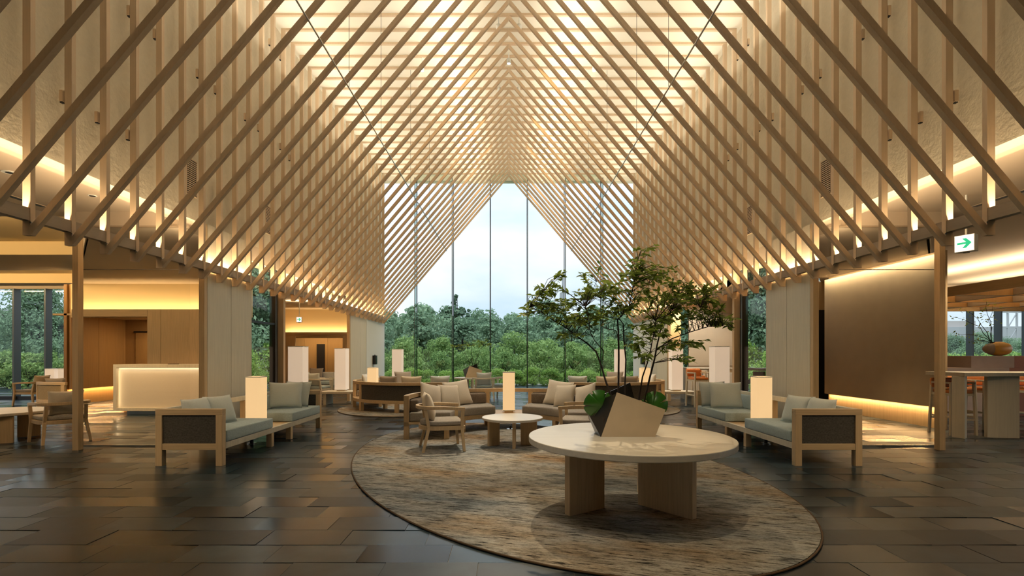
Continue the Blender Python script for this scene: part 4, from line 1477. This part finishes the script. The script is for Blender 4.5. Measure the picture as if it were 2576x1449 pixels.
def indoor_tree(label, loc, k, seed, stems, blobs, n_leaf, n_parts, leaf=0.058):
    rnd_ = random.Random(seed)
    t = thing('indoor_tree', label, 'plant', loc)
    allpts = []
    for pts, r0, r1 in stems:
        m = len(pts)
        MB().tube([Vector(p) * k for p in pts], [(r0 + (r1 - r0) * i / (m - 1)) * k for i in range(m)], 7).build('stem', M_bark, t, True)
        for i in range(m - 1):
            a, b = Vector(pts[i]), Vector(pts[i + 1])
            for j in range(4):
                allpts.append(a.lerp(b, j / 4))
    tw = MB()
    leaves = []
    tot = sum(b[5] for b in blobs)
    for (x, z, rx, rz_, ry, wgt) in blobs:
        nt_ = max(2, int(n_leaf * wgt / tot / 7))
        for i in range(nt_):
            q = Vector((rnd_.gauss(0, 0.5), rnd_.gauss(0, 0.5), rnd_.gauss(0, 0.5)))
            p = Vector((x + q.x * rx, q.y * ry, z + q.z * rz_))
            base = min(allpts, key=lambda c: (c - p).length + (0.25 if c.z > p.z else 0))
            tip = p
            d0 = tip - base
            mid = base + d0 * 0.5 + Vector((rnd_.gauss(0, 0.03), rnd_.gauss(0, 0.03), 0.03))
            if d0.length > 0.32 and rnd_.random() < 0.45:
                allpts.append(mid)
            tw.tube([base * k, mid * k, tip * k], [0.0028 * k, 0.002 * k, 0.001 * k], 4)
            dr = (tip - mid).normalized()
            for j in range(7):
                f = 0.35 + 0.65 * j / 6
                lp = mid.lerp(tip, f)
                ang = rnd_.uniform(-1.2, 1.2) + (1 if j % 2 else -1) * 0.7
                dd = Vector((dr.x * cos(ang) - dr.y * sin(ang) + rnd_.gauss(0, 0.3), dr.x * sin(ang) + dr.y * cos(ang) + rnd_.gauss(0, 0.3), dr.z * 0.3 - 0.15 + rnd_.gauss(0, 0.3))).normalized()
                up = Vector((rnd_.gauss(0, 0.5), rnd_.gauss(0, 0.5), 1)).normalized()
                yv = up.cross(dd).normalized()
                zv = dd.cross(yv)
                s_ = leaf * k * rnd_.uniform(0.7, 1.25)
                m_ = Matrix((dd * s_, yv * s_, zv * s_)).transposed().to_4x4()
                m_.translation = lp * k
                leaves.append((s_ * (1.2 - 0.0 * lp.y), m_))
    tw.build('twigs', M_bark, t)['kind'] = 'stuff'
    lm = leaf_mesh()
    me = lm.mesh('leaf', M_leaf, True)
    leaves.sort(key=lambda c: -c[0])
    for s_, m_ in leaves[:n_parts]:
        mobj('leaf', me, t, mtx=m_)
    rest = MB()
    for s_, m_ in leaves[n_parts:]:
        rest.add([m_ @ Vector(v) for v in lm.v], lm.f)
    if rest.v:
        o = rest.build('leaves', M_leaf, t, True)
        o['kind'] = 'stuff'
    return t


TD = 4.42


def tp(px, py, dy=0.0):
    return ((px - 1280) * TD / FPX - PLX, dy, 1.35 + (892 - py) * TD / FPX - PLZ)


def tpl(*pts): return [tp(*p) for p in pts]


ST = [
    (tpl((1545, 1075, -0.05), (1537, 1005, -0.04), (1531, 985, -0.04), (1522, 958, -0.02), (1513, 922, 0.0), (1501, 885, 0.03), (1478, 862, 0.06), (1455, 845, 0.1), (1428, 822, 0.14), (1395, 802, 0.18), (1365, 780, 0.2), (1338, 768, 0.22)), 0.0105, 0.003),
    (tpl((1516, 905, 0.0), (1516, 882, -0.03), (1492, 858, -0.08), (1478, 838, -0.14), (1470, 800, -0.2), (1460, 770, -0.25)), 0.005, 0.002),
    (tpl((1560, 1075, 0.06), (1559, 985, 0.06), (1560, 900, 0.06), (1560, 835, 0.07), (1558, 803, 0.08), (1574, 787, 0.1), (1590, 770, 0.12), (1598, 730, 0.12), (1606, 690, 0.1), (1611, 640, 0.1)), 0.010, 0.0025),
    (tpl((1559, 880, 0.06), (1555, 845, 0.02), (1545, 831, -0.05), (1518, 829, -0.12), (1500, 822, -0.2)), 0.005, 0.002),
    (tpl((1577, 1075, 0.1), (1578, 985, 0.1), (1582, 905, 0.12), (1578, 850, 0.14), (1577, 812, 0.15), (1566, 792, 0.2), (1545, 765, 0.25), (1520, 735, 0.28)), 0.008, 0.0025),
    (tpl((1600, 1075, 0.05), (1610, 1000, 0.03), (1616, 948, 0.0), (1626, 912, -0.03), (1632, 878, -0.06), (1636, 840, -0.1), (1640, 800, -0.12)), 0.009, 0.0025),
    (tpl((1606, 1075, 0.0), (1621, 1008, 0.0), (1636, 950, 0.02), (1649, 902, 0.03), (1656, 868, 0.04), (1664, 838, 0.05), (1672, 800, 0.08), (1690, 788, 0.1), (1712, 765, 0.12), (1730, 735, 0.14)), 0.0105, 0.0025),
    (tpl((1653, 880, 0.03), (1690, 852, 0.0), (1730, 836, -0.05), (1768, 824, -0.1), (1800, 822, -0.14), (1828, 826, -0.16)), 0.0055, 0.002),
    (tpl((1650, 898, 0.03), (1680, 875, 0.1), (1720, 868, 0.16), (1755, 880, 0.2)), 0.004, 0.0015),
    (tpl((1590, 770, 0.12), (1615, 735, 0.2), (1640, 715, 0.24), (1668, 690, 0.28)), 0.004, 0.0015),
]
BL = []
for (px, py, rx, rz_, wgt) in ((1325, 782, 22, 9, 0.5), (1360, 765, 34, 18, 0.9), (1412, 772, 42, 22, 1.4), (1395, 722, 22, 14, 0.6), (1372, 735, 20, 10, 0.5), (1405, 700, 14, 8, 0.3),
                               (1450, 800, 55, 22, 1.6), (1425, 845, 25, 12, 0.4), (1480, 740, 45, 30, 1.6), (1475, 690, 18, 12, 0.35), (1540, 742, 55, 36, 2.0), (1505, 790, 45, 22, 1.2), (1580, 768, 36, 24, 1.2),
                               (1605, 690, 42, 26, 1.4), (1612, 645, 15, 16, 0.5), (1660, 692, 45, 22, 1.4), (1655, 745, 55, 26, 1.6), (1720, 762, 55, 32, 2.0), (1725, 722, 42, 22, 1.2), (1760, 730, 30, 22, 0.6),
                               (1775, 790, 45, 24, 1.4), (1805, 815, 30, 14, 0.7), (1700, 802, 45, 22, 1.2), (1640, 828, 42, 30, 1.5), (1598, 862, 22, 26, 0.7), (1690, 868, 40, 16, 0.6), (1745, 868, 28, 14, 0.5), (1720, 902, 34, 10, 0.4), (1600, 895, 14, 12, 0.3), (1785, 760, 26, 16, 0.5), (1830, 812, 14, 10, 0.2)):
    c = tp(px, py)
    BL.append((c[0], c[2], rx * TD / FPX, rz_ * TD / FPX, 0.26, wgt))
indoor_tree('slender multi-stemmed leafy tree growing from the planter on the large table', (PLX, PLY + 0.16, PLZ), 1.0, 21, ST, BL, 4300, 298, 0.058)
ST2 = [([(-0.03 + 0.03 * i, 0.02 * i, 0.1), (-0.10 + 0.08 * i, 0, 0.45), (-0.30 + 0.26 * i, 0, 0.85), (-0.45 + 0.4 * i, 0, 1.0)], 0.009, 0.003) for i in range(3)]
BL2 = [(-0.45, 0.95, 0.28, 0.09, 0.2, 1), (-0.15, 1.0, 0.3, 0.1, 0.2, 1), (0.25, 1.08, 0.3, 0.1, 0.2, 1), (0.45, 1.0, 0.25, 0.1, 0.2, 0.8)]
indoor_tree('small leafy tree in the planter on the far white table', (-1.10, 15.28, 0.651), 1.0, 5, ST2, BL2, 420, 0, 0.075)


def monstera(label, loc, rot, size):
    """large split leaf on a short stalk"""
    t = thing('monstera_leaf', label, 'leaf', loc)
    mb = MB()
    n = 72
    out = []
    for i in range(n + 1):
        th = -pi * 0.94 + 2 * pi * 0.94 * i / n
        r = 0.5 * (1 + 0.20 * cos(th)) * (0.52 if i % 12 == 6 else 1.0)
        out.append((0.42 + r * cos(th) * 1.05, r * sin(th), -0.10 * (r * sin(th)) ** 2 * 4))
    vs = [(0, 0, 0)] + [(0.42, 0, 0.0)] + out
    fs = [(1, i + 2, i + 3) for i in range(n)] + [(0, n + 2, 1), (0, 1, 2)]
    mb.add([(x * size, y * size, z * size) for x, y, z in vs], fs)
    o = mb.build('blade', M_monstera, t, True)
    so = o.modifiers.new('thick', 'SOLIDIFY')
    so.thickness = 0.002
    MB().tube([(0, 0, 0), (-0.03, 0, -0.02), (-0.06, 0, -0.07)], 0.004, 6).build('stalk', M_monstera, t)
    t.rotation_euler = tuple(radians(a) for a in rot)
    return t


monstera('dark green split leaf above the mirrored side of the planter', (PLX - 0.12, PLY + 0.10, PLZ + 0.21), (75, 205, 8), 0.25)
monstera('small green split leaf tucked behind the mirrored side of the planter', (PLX - 0.16, PLY + 0.24, PLZ + 0.20), (70, 230, 20), 0.18)
monstera('green split leaf standing behind the sloping edge of the planter', (PLX + 0.19, PLY + 0.12, PLZ + 0.17), (80, -55, -8), 0.22)

# ---------------- reception desk
t = thing('reception_desk', 'pale framed reception desk with a glowing woven front', 'desk', (-8.87, 11.2, 0))
W_, H_ = 2.3, 1.13
MB().box(0, W_, 0.06, 0.75, 0.09, H_ - 0.075).build('body', M_textile, t)
MB().box(0, W_, 0, 0.78, H_ - 0.07, H_).build('top', M_white_oak, t, bevel=0.003)
MB().box(0, W_, 0, 0.1, 0.085, 0.15).build('bottom_rail', M_white_oak, t, bevel=0.003)
MB().box(0, 0.07, 0, 0.78, 0.15, H_ - 0.07).build('side_rail', M_white_oak, t, bevel=0.003)
MB().box(0.22, W_, 0.12, 0.7, 0, 0.085).build('plinth', M_whitewall, t)
area('desk_light', (-8.87 + 1.2, 11.225, H_ - 0.075), (0, 0.35, -1), 2.2, 0.02, 0.95, WARM2, up=(0, 1, 0))
area('desk_light', (-8.87 + 0.078, 11.225, 0.6), (1, 0.35, 0), 0.85, 0.02, 0.25, WARM, up=(0, 1, 0))
tag(MB().box(-0.09, 0.09, -0.06, 0.06, 0, 0.012).build('card_tray', M_dark_void), 'small dark tray on the reception desk', 'tray').location = (-7.72, 11.5, H_ + 0.0005)


# ---------------- exit signs
def exit_sign(label, loc, rz, w, h, th, stem):
    t = thing('exit_sign', label, 'sign', loc, rz)
    MB().box(-w / 2, w / 2, 0, th, 0, h).build('housing', M_whitewall, t, bevel=0.002)
    fc = MB().box(-w / 2 + 0.006, w / 2 - 0.006, -0.002, 0.001, 0.006, h - 0.006).build('face', M_sign, t)
    a = [(-0.36, -0.06), (0.10, -0.06), (-0.10, -0.30), (0.10, -0.30), (0.38, 0.0), (0.10, 0.30), (-0.10, 0.30), (0.10, 0.06), (-0.36, 0.06)]
    MB().prism_y([(x * w * 0.95, h / 2 + z * h * 0.95) for x, z in a], -0.004, -0.0021).build('arrow', M_green, fc)
    MB().cyl(0, th / 2, h, h + stem, 0.012, 10).build('stem', M_whitewall, t)
    MB().box(-0.03, 0.03, th / 2 - 0.02, th / 2 + 0.02, -0.012, 0).build('test_switch', M_black, t)


exit_sign('white exit sign with a green arrow hanging beside the bar', (5.97, 6.55, 2.70), radians(-62), 0.21, 0.22, 0.11, 3.45 - 2.92)
exit_sign('white exit sign with a green arrow hanging in the tea room', (-5.90, 14.05, 2.26), 0, 0.15, 0.15, 0.04, LCR - 0.1 - 2.41)


# ---------------- bar: table, stools, plinths, vase, hung coffer
t = thing('bar_table', 'tall pale oak bar table with broad slab legs', 'table', (7.28, 7.98, 0))
MB().box(0, 3.4, 0, 0.75, 1.0, 1.06).build('table_top', M_white_oak, t, bevel=0.004)
MB().prism([(0.02, 0.02), (0.13, 0.10), (-0.03 + 0.10, 0.26), (-0.03, 0.20)], 0, 1.0).build('leg', M_panel, t, bevel=0.003)
MB().prism([(0.50, 0.14), (0.94, 0.06), (0.96, 0.14), (0.52, 0.22)], 0, 1.0).build('leg', M_panel, t, bevel=0.003)
MB().prism([(2.5, 0.1), (2.9, 0.3), (2.87, 0.38), (2.47, 0.18)], 0, 1.0).build('leg', M_panel, t, bevel=0.003)


def bar_stool(label, loc, rz, wm=M_white_oak, lm=M_orange, group=None):
    t = thing('bar_stool', label, 'stool', loc, rz, group)
    for (x, y) in ((-0.19, -0.19), (0.19, -0.19), (0.19, 0.19), (-0.19, 0.19)):
        q = 0.018
        bx, by = x * 1.12, y * 1.12
        top = 0.90 if x < 0 else 0.86
        MB().hexa([(bx - q, by - q, 0), (bx + q, by - q, 0), (bx + q, by + q, 0), (bx - q, by + q, 0)],
                  [(x - q, y - q, top), (x + q, y - q, top), (x + q, y + q, top), (x - q, y + q, top)]).build('leg', wm, t, bevel=0.003)
    for s_ in (-1, 1):
        MB().box(-0.2, 0.2, s_ * 0.2 - 0.012, s_ * 0.2 + 0.012, 0.29, 0.32).build('foot_rail', wm, t)
        MB().box(s_ * 0.2 - 0.012, s_ * 0.2 + 0.012, -0.188, 0.188, 0.25, 0.28).build('foot_rail', wm, t)
        MB().box(-0.21, 0.21, s_ * 0.19 - 0.018, s_ * 0.19 + 0.018, 0.86, 0.89).build('arm_rail', wm, t, bevel=0.004)
    MB().box(-0.20, 0.20, -0.20, 0.20, 0.66, 0.70).build('seat_frame', wm, t)
    rbox(-0.20, 0.21, -0.17, 0.17, 0.70, 0.76, 'seat_pad', lm, t, 0.02)
    rbox(-0.22, -0.16, -0.21, 0.21, 0.78, 0.95, 'back_pad', lm, t, 0.025)
    return t


st0 = bar_stool('pale bar stool tucked at the end of the bar table beside the post', (7.56, 8.52, 0), radians(-90))
copy_tree(st0, loc=(8.16, 9.15, 0), rz=radians(-85), label='orange leather bar stool behind the first leg of the bar table')
copy_tree(st0, loc=(8.72, 9.12, 0), rz=radians(-95), label='orange leather bar stool between the two legs of the bar table')
copy_tree(st0, loc=(9.45, 9.05, 0), rz=radians(-90), label='orange leather bar stool beyond the wide leg of the bar table')
copy_tree(st0, loc=(4.92, 13.0, 0), rz=radians(-80), label='pale bar stool at the pantry counter beside the tall lamp')
copy_tree(st0, loc=(5.30, 14.15, 0), rz=radians(-85), label='orange backed bar stool farther inside the pantry')

t = thing('copper_counter', 'stepped rose stone and copper display counter behind the bar table', 'counter', (9.5, 10.9, 0))
MB().box(0, 1.42, 0, 1.0, 0, 1.06).build('stone_block', M_rose, t, bevel=0.004)
MB().box(1.42, 3.6, 0.1, 1.0, 0, 1.06).build('copper_block', M_copper, t, bevel=0.004)
MB().box(0.68, 1.63, 0.1, 0.9, 1.06, 1.32).build('upper_stone_block', M_rose, t, bevel=0.004)
MB().box(1.63, 3.0, 0.12, 0.9, 1.06, 1.32).build('upper_copper_block', M_copper, t, bevel=0.004)


def vase():
    t = thing('oval_vase', 'egg-shaped bronze vase lying on the stone counter', 'vase', (11.10, 11.35, 1.321))
    mb, gb = MB(), MB()
    nu, nv = 28, 16
    vs = []
    for j in range(nv + 1):
        ph = pi * j / nv
        for i in range(nu):
            th = 2 * pi * i / nu
            x = -cos(ph) * 0.31
            r = sin(ph) * (0.165 + 0.01 * cos(3 * th))
            vs.append((x, r * cos(th), 0.16 + r * sin(th) * 0.97))
    fs = [(j * nu + i, j * nu + (i + 1) % nu, (j + 1) * nu + (i + 1) % nu, (j + 1) * nu + i) for j in range(nv) for i in range(nu)]
    cut = 5 * nu
    o = MB().add(vs, fs[:cut]).build('grey_end', M_grey_stone, t, True)
    o = MB().add(vs, fs[cut:]).build('bronze_body', M_bronze, t, True)
    MB().cyl(-0.13, 0, 0.30, 0.318, 0.06, 20).build('opening', M_black, t)
    return t


vase()
rb = random.Random(8)
t = thing('branch_arrangement', 'bare flowering branches with small leaves rising from the bronze vase', 'branches', (10.97, 11.35, 1.62))
lmesh = leaf_mesh().mesh('leaf', M_leaf, True)
tips = []
for (dx, dz, c) in ((-0.85, 0.62, 0.2), (-0.62, 0.78, 0.12), (-0.75, 0.22, 0.15), (-0.15, 0.95, 0.05), (-0.02, 0.8, -0.15), (-0.45, 0.05, 0.1)):
    pts = [(dx * f + c * sin(3 * f) * 0.2, rb.uniform(-0.05, 0.05), dz * f ** 0.8 + c * sin(4 * f) * 0.3) for f in (0, 0.2, 0.4, 0.6, 0.8, 1)]
    MB().tube(pts, [0.008, 0.007, 0.006, 0.005, 0.004, 0.002], 5).build('branch', M_bark, t, True)
    for f in range(2, 6):
        for j in range(5):
            p = Vector(pts[f]) + Vector((rb.gauss(0, 0.07), rb.gauss(0, 0.07), rb.gauss(0, 0.05)))
            e = Matrix.Rotation(rb.uniform(0, 6.28), 4, 'Z') @ Matrix.Rotation(rb.uniform(-1, 1), 4, 'Y') @ Matrix.Rotation(rb.uniform(-1, 1), 4, 'X')
            mobj('leaf', lmesh, t, mtx=Matrix.Translation(p) @ e @ Matrix.Scale(rb.uniform(0.04, 0.075), 4))

t = thing('hung_coffer', 'suspended wooden coffer frame of crossing boards above the bar', 'ceiling frame', (9.5, 8.0, 2.61))
for (x0, x1, y0, y1) in ((0, 0.06, 0, 6.6), (5.5, 5.56, 0, 6.6), (0.06, 5.5, 0, 0.06), (0.06, 5.5, 6.54, 6.6)):
    MB().box(x0, x1, y0, y1, 0, 0.20).build('edge_board', M_oaky, t, bevel=0.003)
for y in (1.4, 2.8, 4.2, 5.4):
    MB().box(0.06, 5.5, y, y + 0.09, 0.02, 0.18).build('cross_board', M_walnut, t)
for x in (1.4, 2.8, 4.2):
    MB().box(x, x + 0.09, 0.06, 6.54, 0.03, 0.17).build('long_board', M_slatf, t)
for (x, y) in ((0.03, 1.2), (0.03, 4.5), (5.53, 1.2), (5.53, 4.5)):
    MB().cyl(x, y, 0.2, LC - 2.61, 0.008, 8).build('hanger_rod', M_slatf, t)
area('coffer_light', (11.0, 11.4, 2.84), (0.1, 0, 1), 0.05, 6.0, 70, WARM2)
area('coffer_light', (13.2, 11.4, 2.84), (0, 0, 1), 0.05, 6.0, 60, WARM2)
spot('bar_down', (8.5, 8.2, 3.40), (8.5, 8.6, 0), 110, 110, WARM2)
spot('reception_down', (-8.0, 9.6, 3.20), (-8.0, 10.0, 0), 150, 120, AMBER)
spot('wing_down', (6.4, 9.6, 3.20), (6.2, 9.6, 0), 60, 75, AMBER)
spot('lounge_down', (-11.0, 9.0, 3.60), (-10.5, 9.0, 0), 120, 120, WARM2)

# ---------------- pantry counter (right, second room)
t = thing('pantry_counter', 'pale service counter with a cupboard niche against the grey pantry wall', 'counter', (5.30, 14.85, 0))
MB().box(0, 1.35, 0, 0.6, 0.92, 0.96).build('worktop', M_white_oak, t, bevel=0.003)
MB().box(0.0, 0.62, 0.04, 0.58, 0, 0.92).build('cabinet_body', M_whitewall, t)
MB().box(0.62, 1.35, 0.04, 0.58, 0, 0.92).build('cabinet_side', M_panel, t)
for i in range(2):
    dr = MB().box(0.01 + i * 0.305, 0.305 + i * 0.305, 0.015, 0.039, 0.06, 0.89).build('cabinet_door', M_white_oak, t)
    MB().box(0.15 + i * 0.305, 0.17 + i * 0.305, 0.0, 0.015, 0.70, 0.82).build('handle', M_steel, dr)

# ---------------- tea room seating
t = thing('banquette', 'pale upholstered banquette along the back of the tea room', 'sofa', (-7.75, 17.4, 0))
MB().box(0, 2.9, 0, 0.7, 0.0, 0.30).build('base', M_oakx, t)
rbox(0, 2.9, -0.02, 0.66, 0.30, 0.42, 'seat_cushion', M_teal, t)
rbox(0, 2.9, 0.52, 0.70, 0.42, 0.72, 'back_cushion', M_white_p, t)
pillow('dark taupe cushion on the tea room banquette', (-6.85, 17.75, 0.425), 0, 14, (0.5, 0.46, 0.16), M_taupe_p)
pillow('pale beige cushion on the tea room banquette', (-5.90, 17.75, 0.425), 0, 14, (0.5, 0.46, 0.16), M_beige_p)
round_table('side_table', 'small round table between the chairs and the banquette in the tea room', (-6.3, 16.0, 0), 0.4, 0.6, 0.035,
            [(-0.2, -0.1, -0.05, 0.05, 0.06), (0.2, -0.1, 0.05, 0.05, 0.06), (0, 0.25, 0, 0.1, 0.06)], M_white_oak, M_white_oak)

# ---------------- window lounge: curved tan sofa, lamps, table
t = thing('tub_sofa', 'small curved sofa with a tan fabric back in the window lounge', 'sofa', (-10.75, 13.0, 0))
MB().arc(1.05, 1.13, 0.62, 0.69, 170, 222, 20).build('top_rail', M_oakx, t, bevel=0.004)
MB().arc(1.05, 1.13, 0.20, 0.27, 170, 222, 20).build('back_apron', M_oakx, t, bevel=0.003)
MB().arc(1.07, 1.11, 0.27, 0.62, 170, 222, 20).build('back_panel', M_tan, t)
MB().arc(0.5, 1.05, 0.27, 0.42, 170, 222, 20).build('seat_cushion', M_grey, t, True, 0.02)
for a in (173, 219):
    MB().arc(1.05, 1.13, 0, 0.62, a - 2, a + 2, 3).build('leg', M_oak, t)
    MB().arc(0.5, 0.58, 0, 0.27, a - 4, a + 4, 3).build('leg', M_oak, t)
pillow('brown cushion over the back of the tan lounge sofa', (-11.10, 12.25, 0.43), 15, -14, (0.42, 0.36, 0.15), M_taupe_p)
bench('low oak stand carrying two white lamps by the lounge windows', (-12.85, 14.35, 0), 0, 0.95, 0.45, 0.40, M_oak)
small_lamp('white square lamp on the stand by the lounge windows, next to the window', (-13.08, 14.35, 0.401), M_tall, 0.26, 0.55)
small_lamp('white square lamp on the stand by the lounge windows, next to the tan sofa', (-12.70, 14.35, 0.401), M_tall, 0.26, 0.55)

# ---------------- small clip-on uplights behind the post slats
me_b = MB().box(-0.018, 0.018, -0.02, 0.02, 0.012, 0.13).mesh('body', M_slat)
me_t = MB().box(-0.014, 0.014, -0.016, 0.016, 0, 0.012).mesh('cap', M_black)
for s in (-1, 1):
    for (px, py) in ((325, 43), (390, 100), (157, 260), (245, 311), (322, 354), (497, 197), (542, 237), (617, 304), (650, 331), (705, 377), (678, 115), (705, 152), (728, 405), (760, 205)):
        u = 1280 - px
        d = 4.60 * FPX / u
        t = thing('post_uplight', 'tiny clip-on light fixture behind a vertical slat of the high wall', 'light fixture', (s * 4.60, d, 1.35 + (892 - py) * d / FPX), 0, 'clip-on lights behind the vertical slats')
        mobj('body', me_b, t)
        mobj('cap', me_t, t)

# ---------------- floor sockets with plugs below the lamps
for (x, y, what) in ((-3.92, 7.62, 'sofa beside the reception desk'), (3.92, 7.62, 'sofa beside the grey panelled wall'), (0.03, 8.95, 'middle curved sofa')):
    t = thing('floor_socket', 'round steel floor socket with a black plug under the ' + what, 'socket', (x, y, 0 if abs(x) > 1 else 0.015))
    MB().cyl(0, 0, 0, 0.008, 0.07, 24).build('cover', M_chrome, t)
    MB().box(-0.018, 0.018, -0.018, 0.018, 0.008, 0.05).build('plug', M_black, t)
    MB().tube([(0, 0, 0.05), (0.01, 0.01, 0.075), (0.05, 0.03, 0.10), (0.03, 0.05, 0.22)], 0.004, 6).build('cable', M_black, t, True)
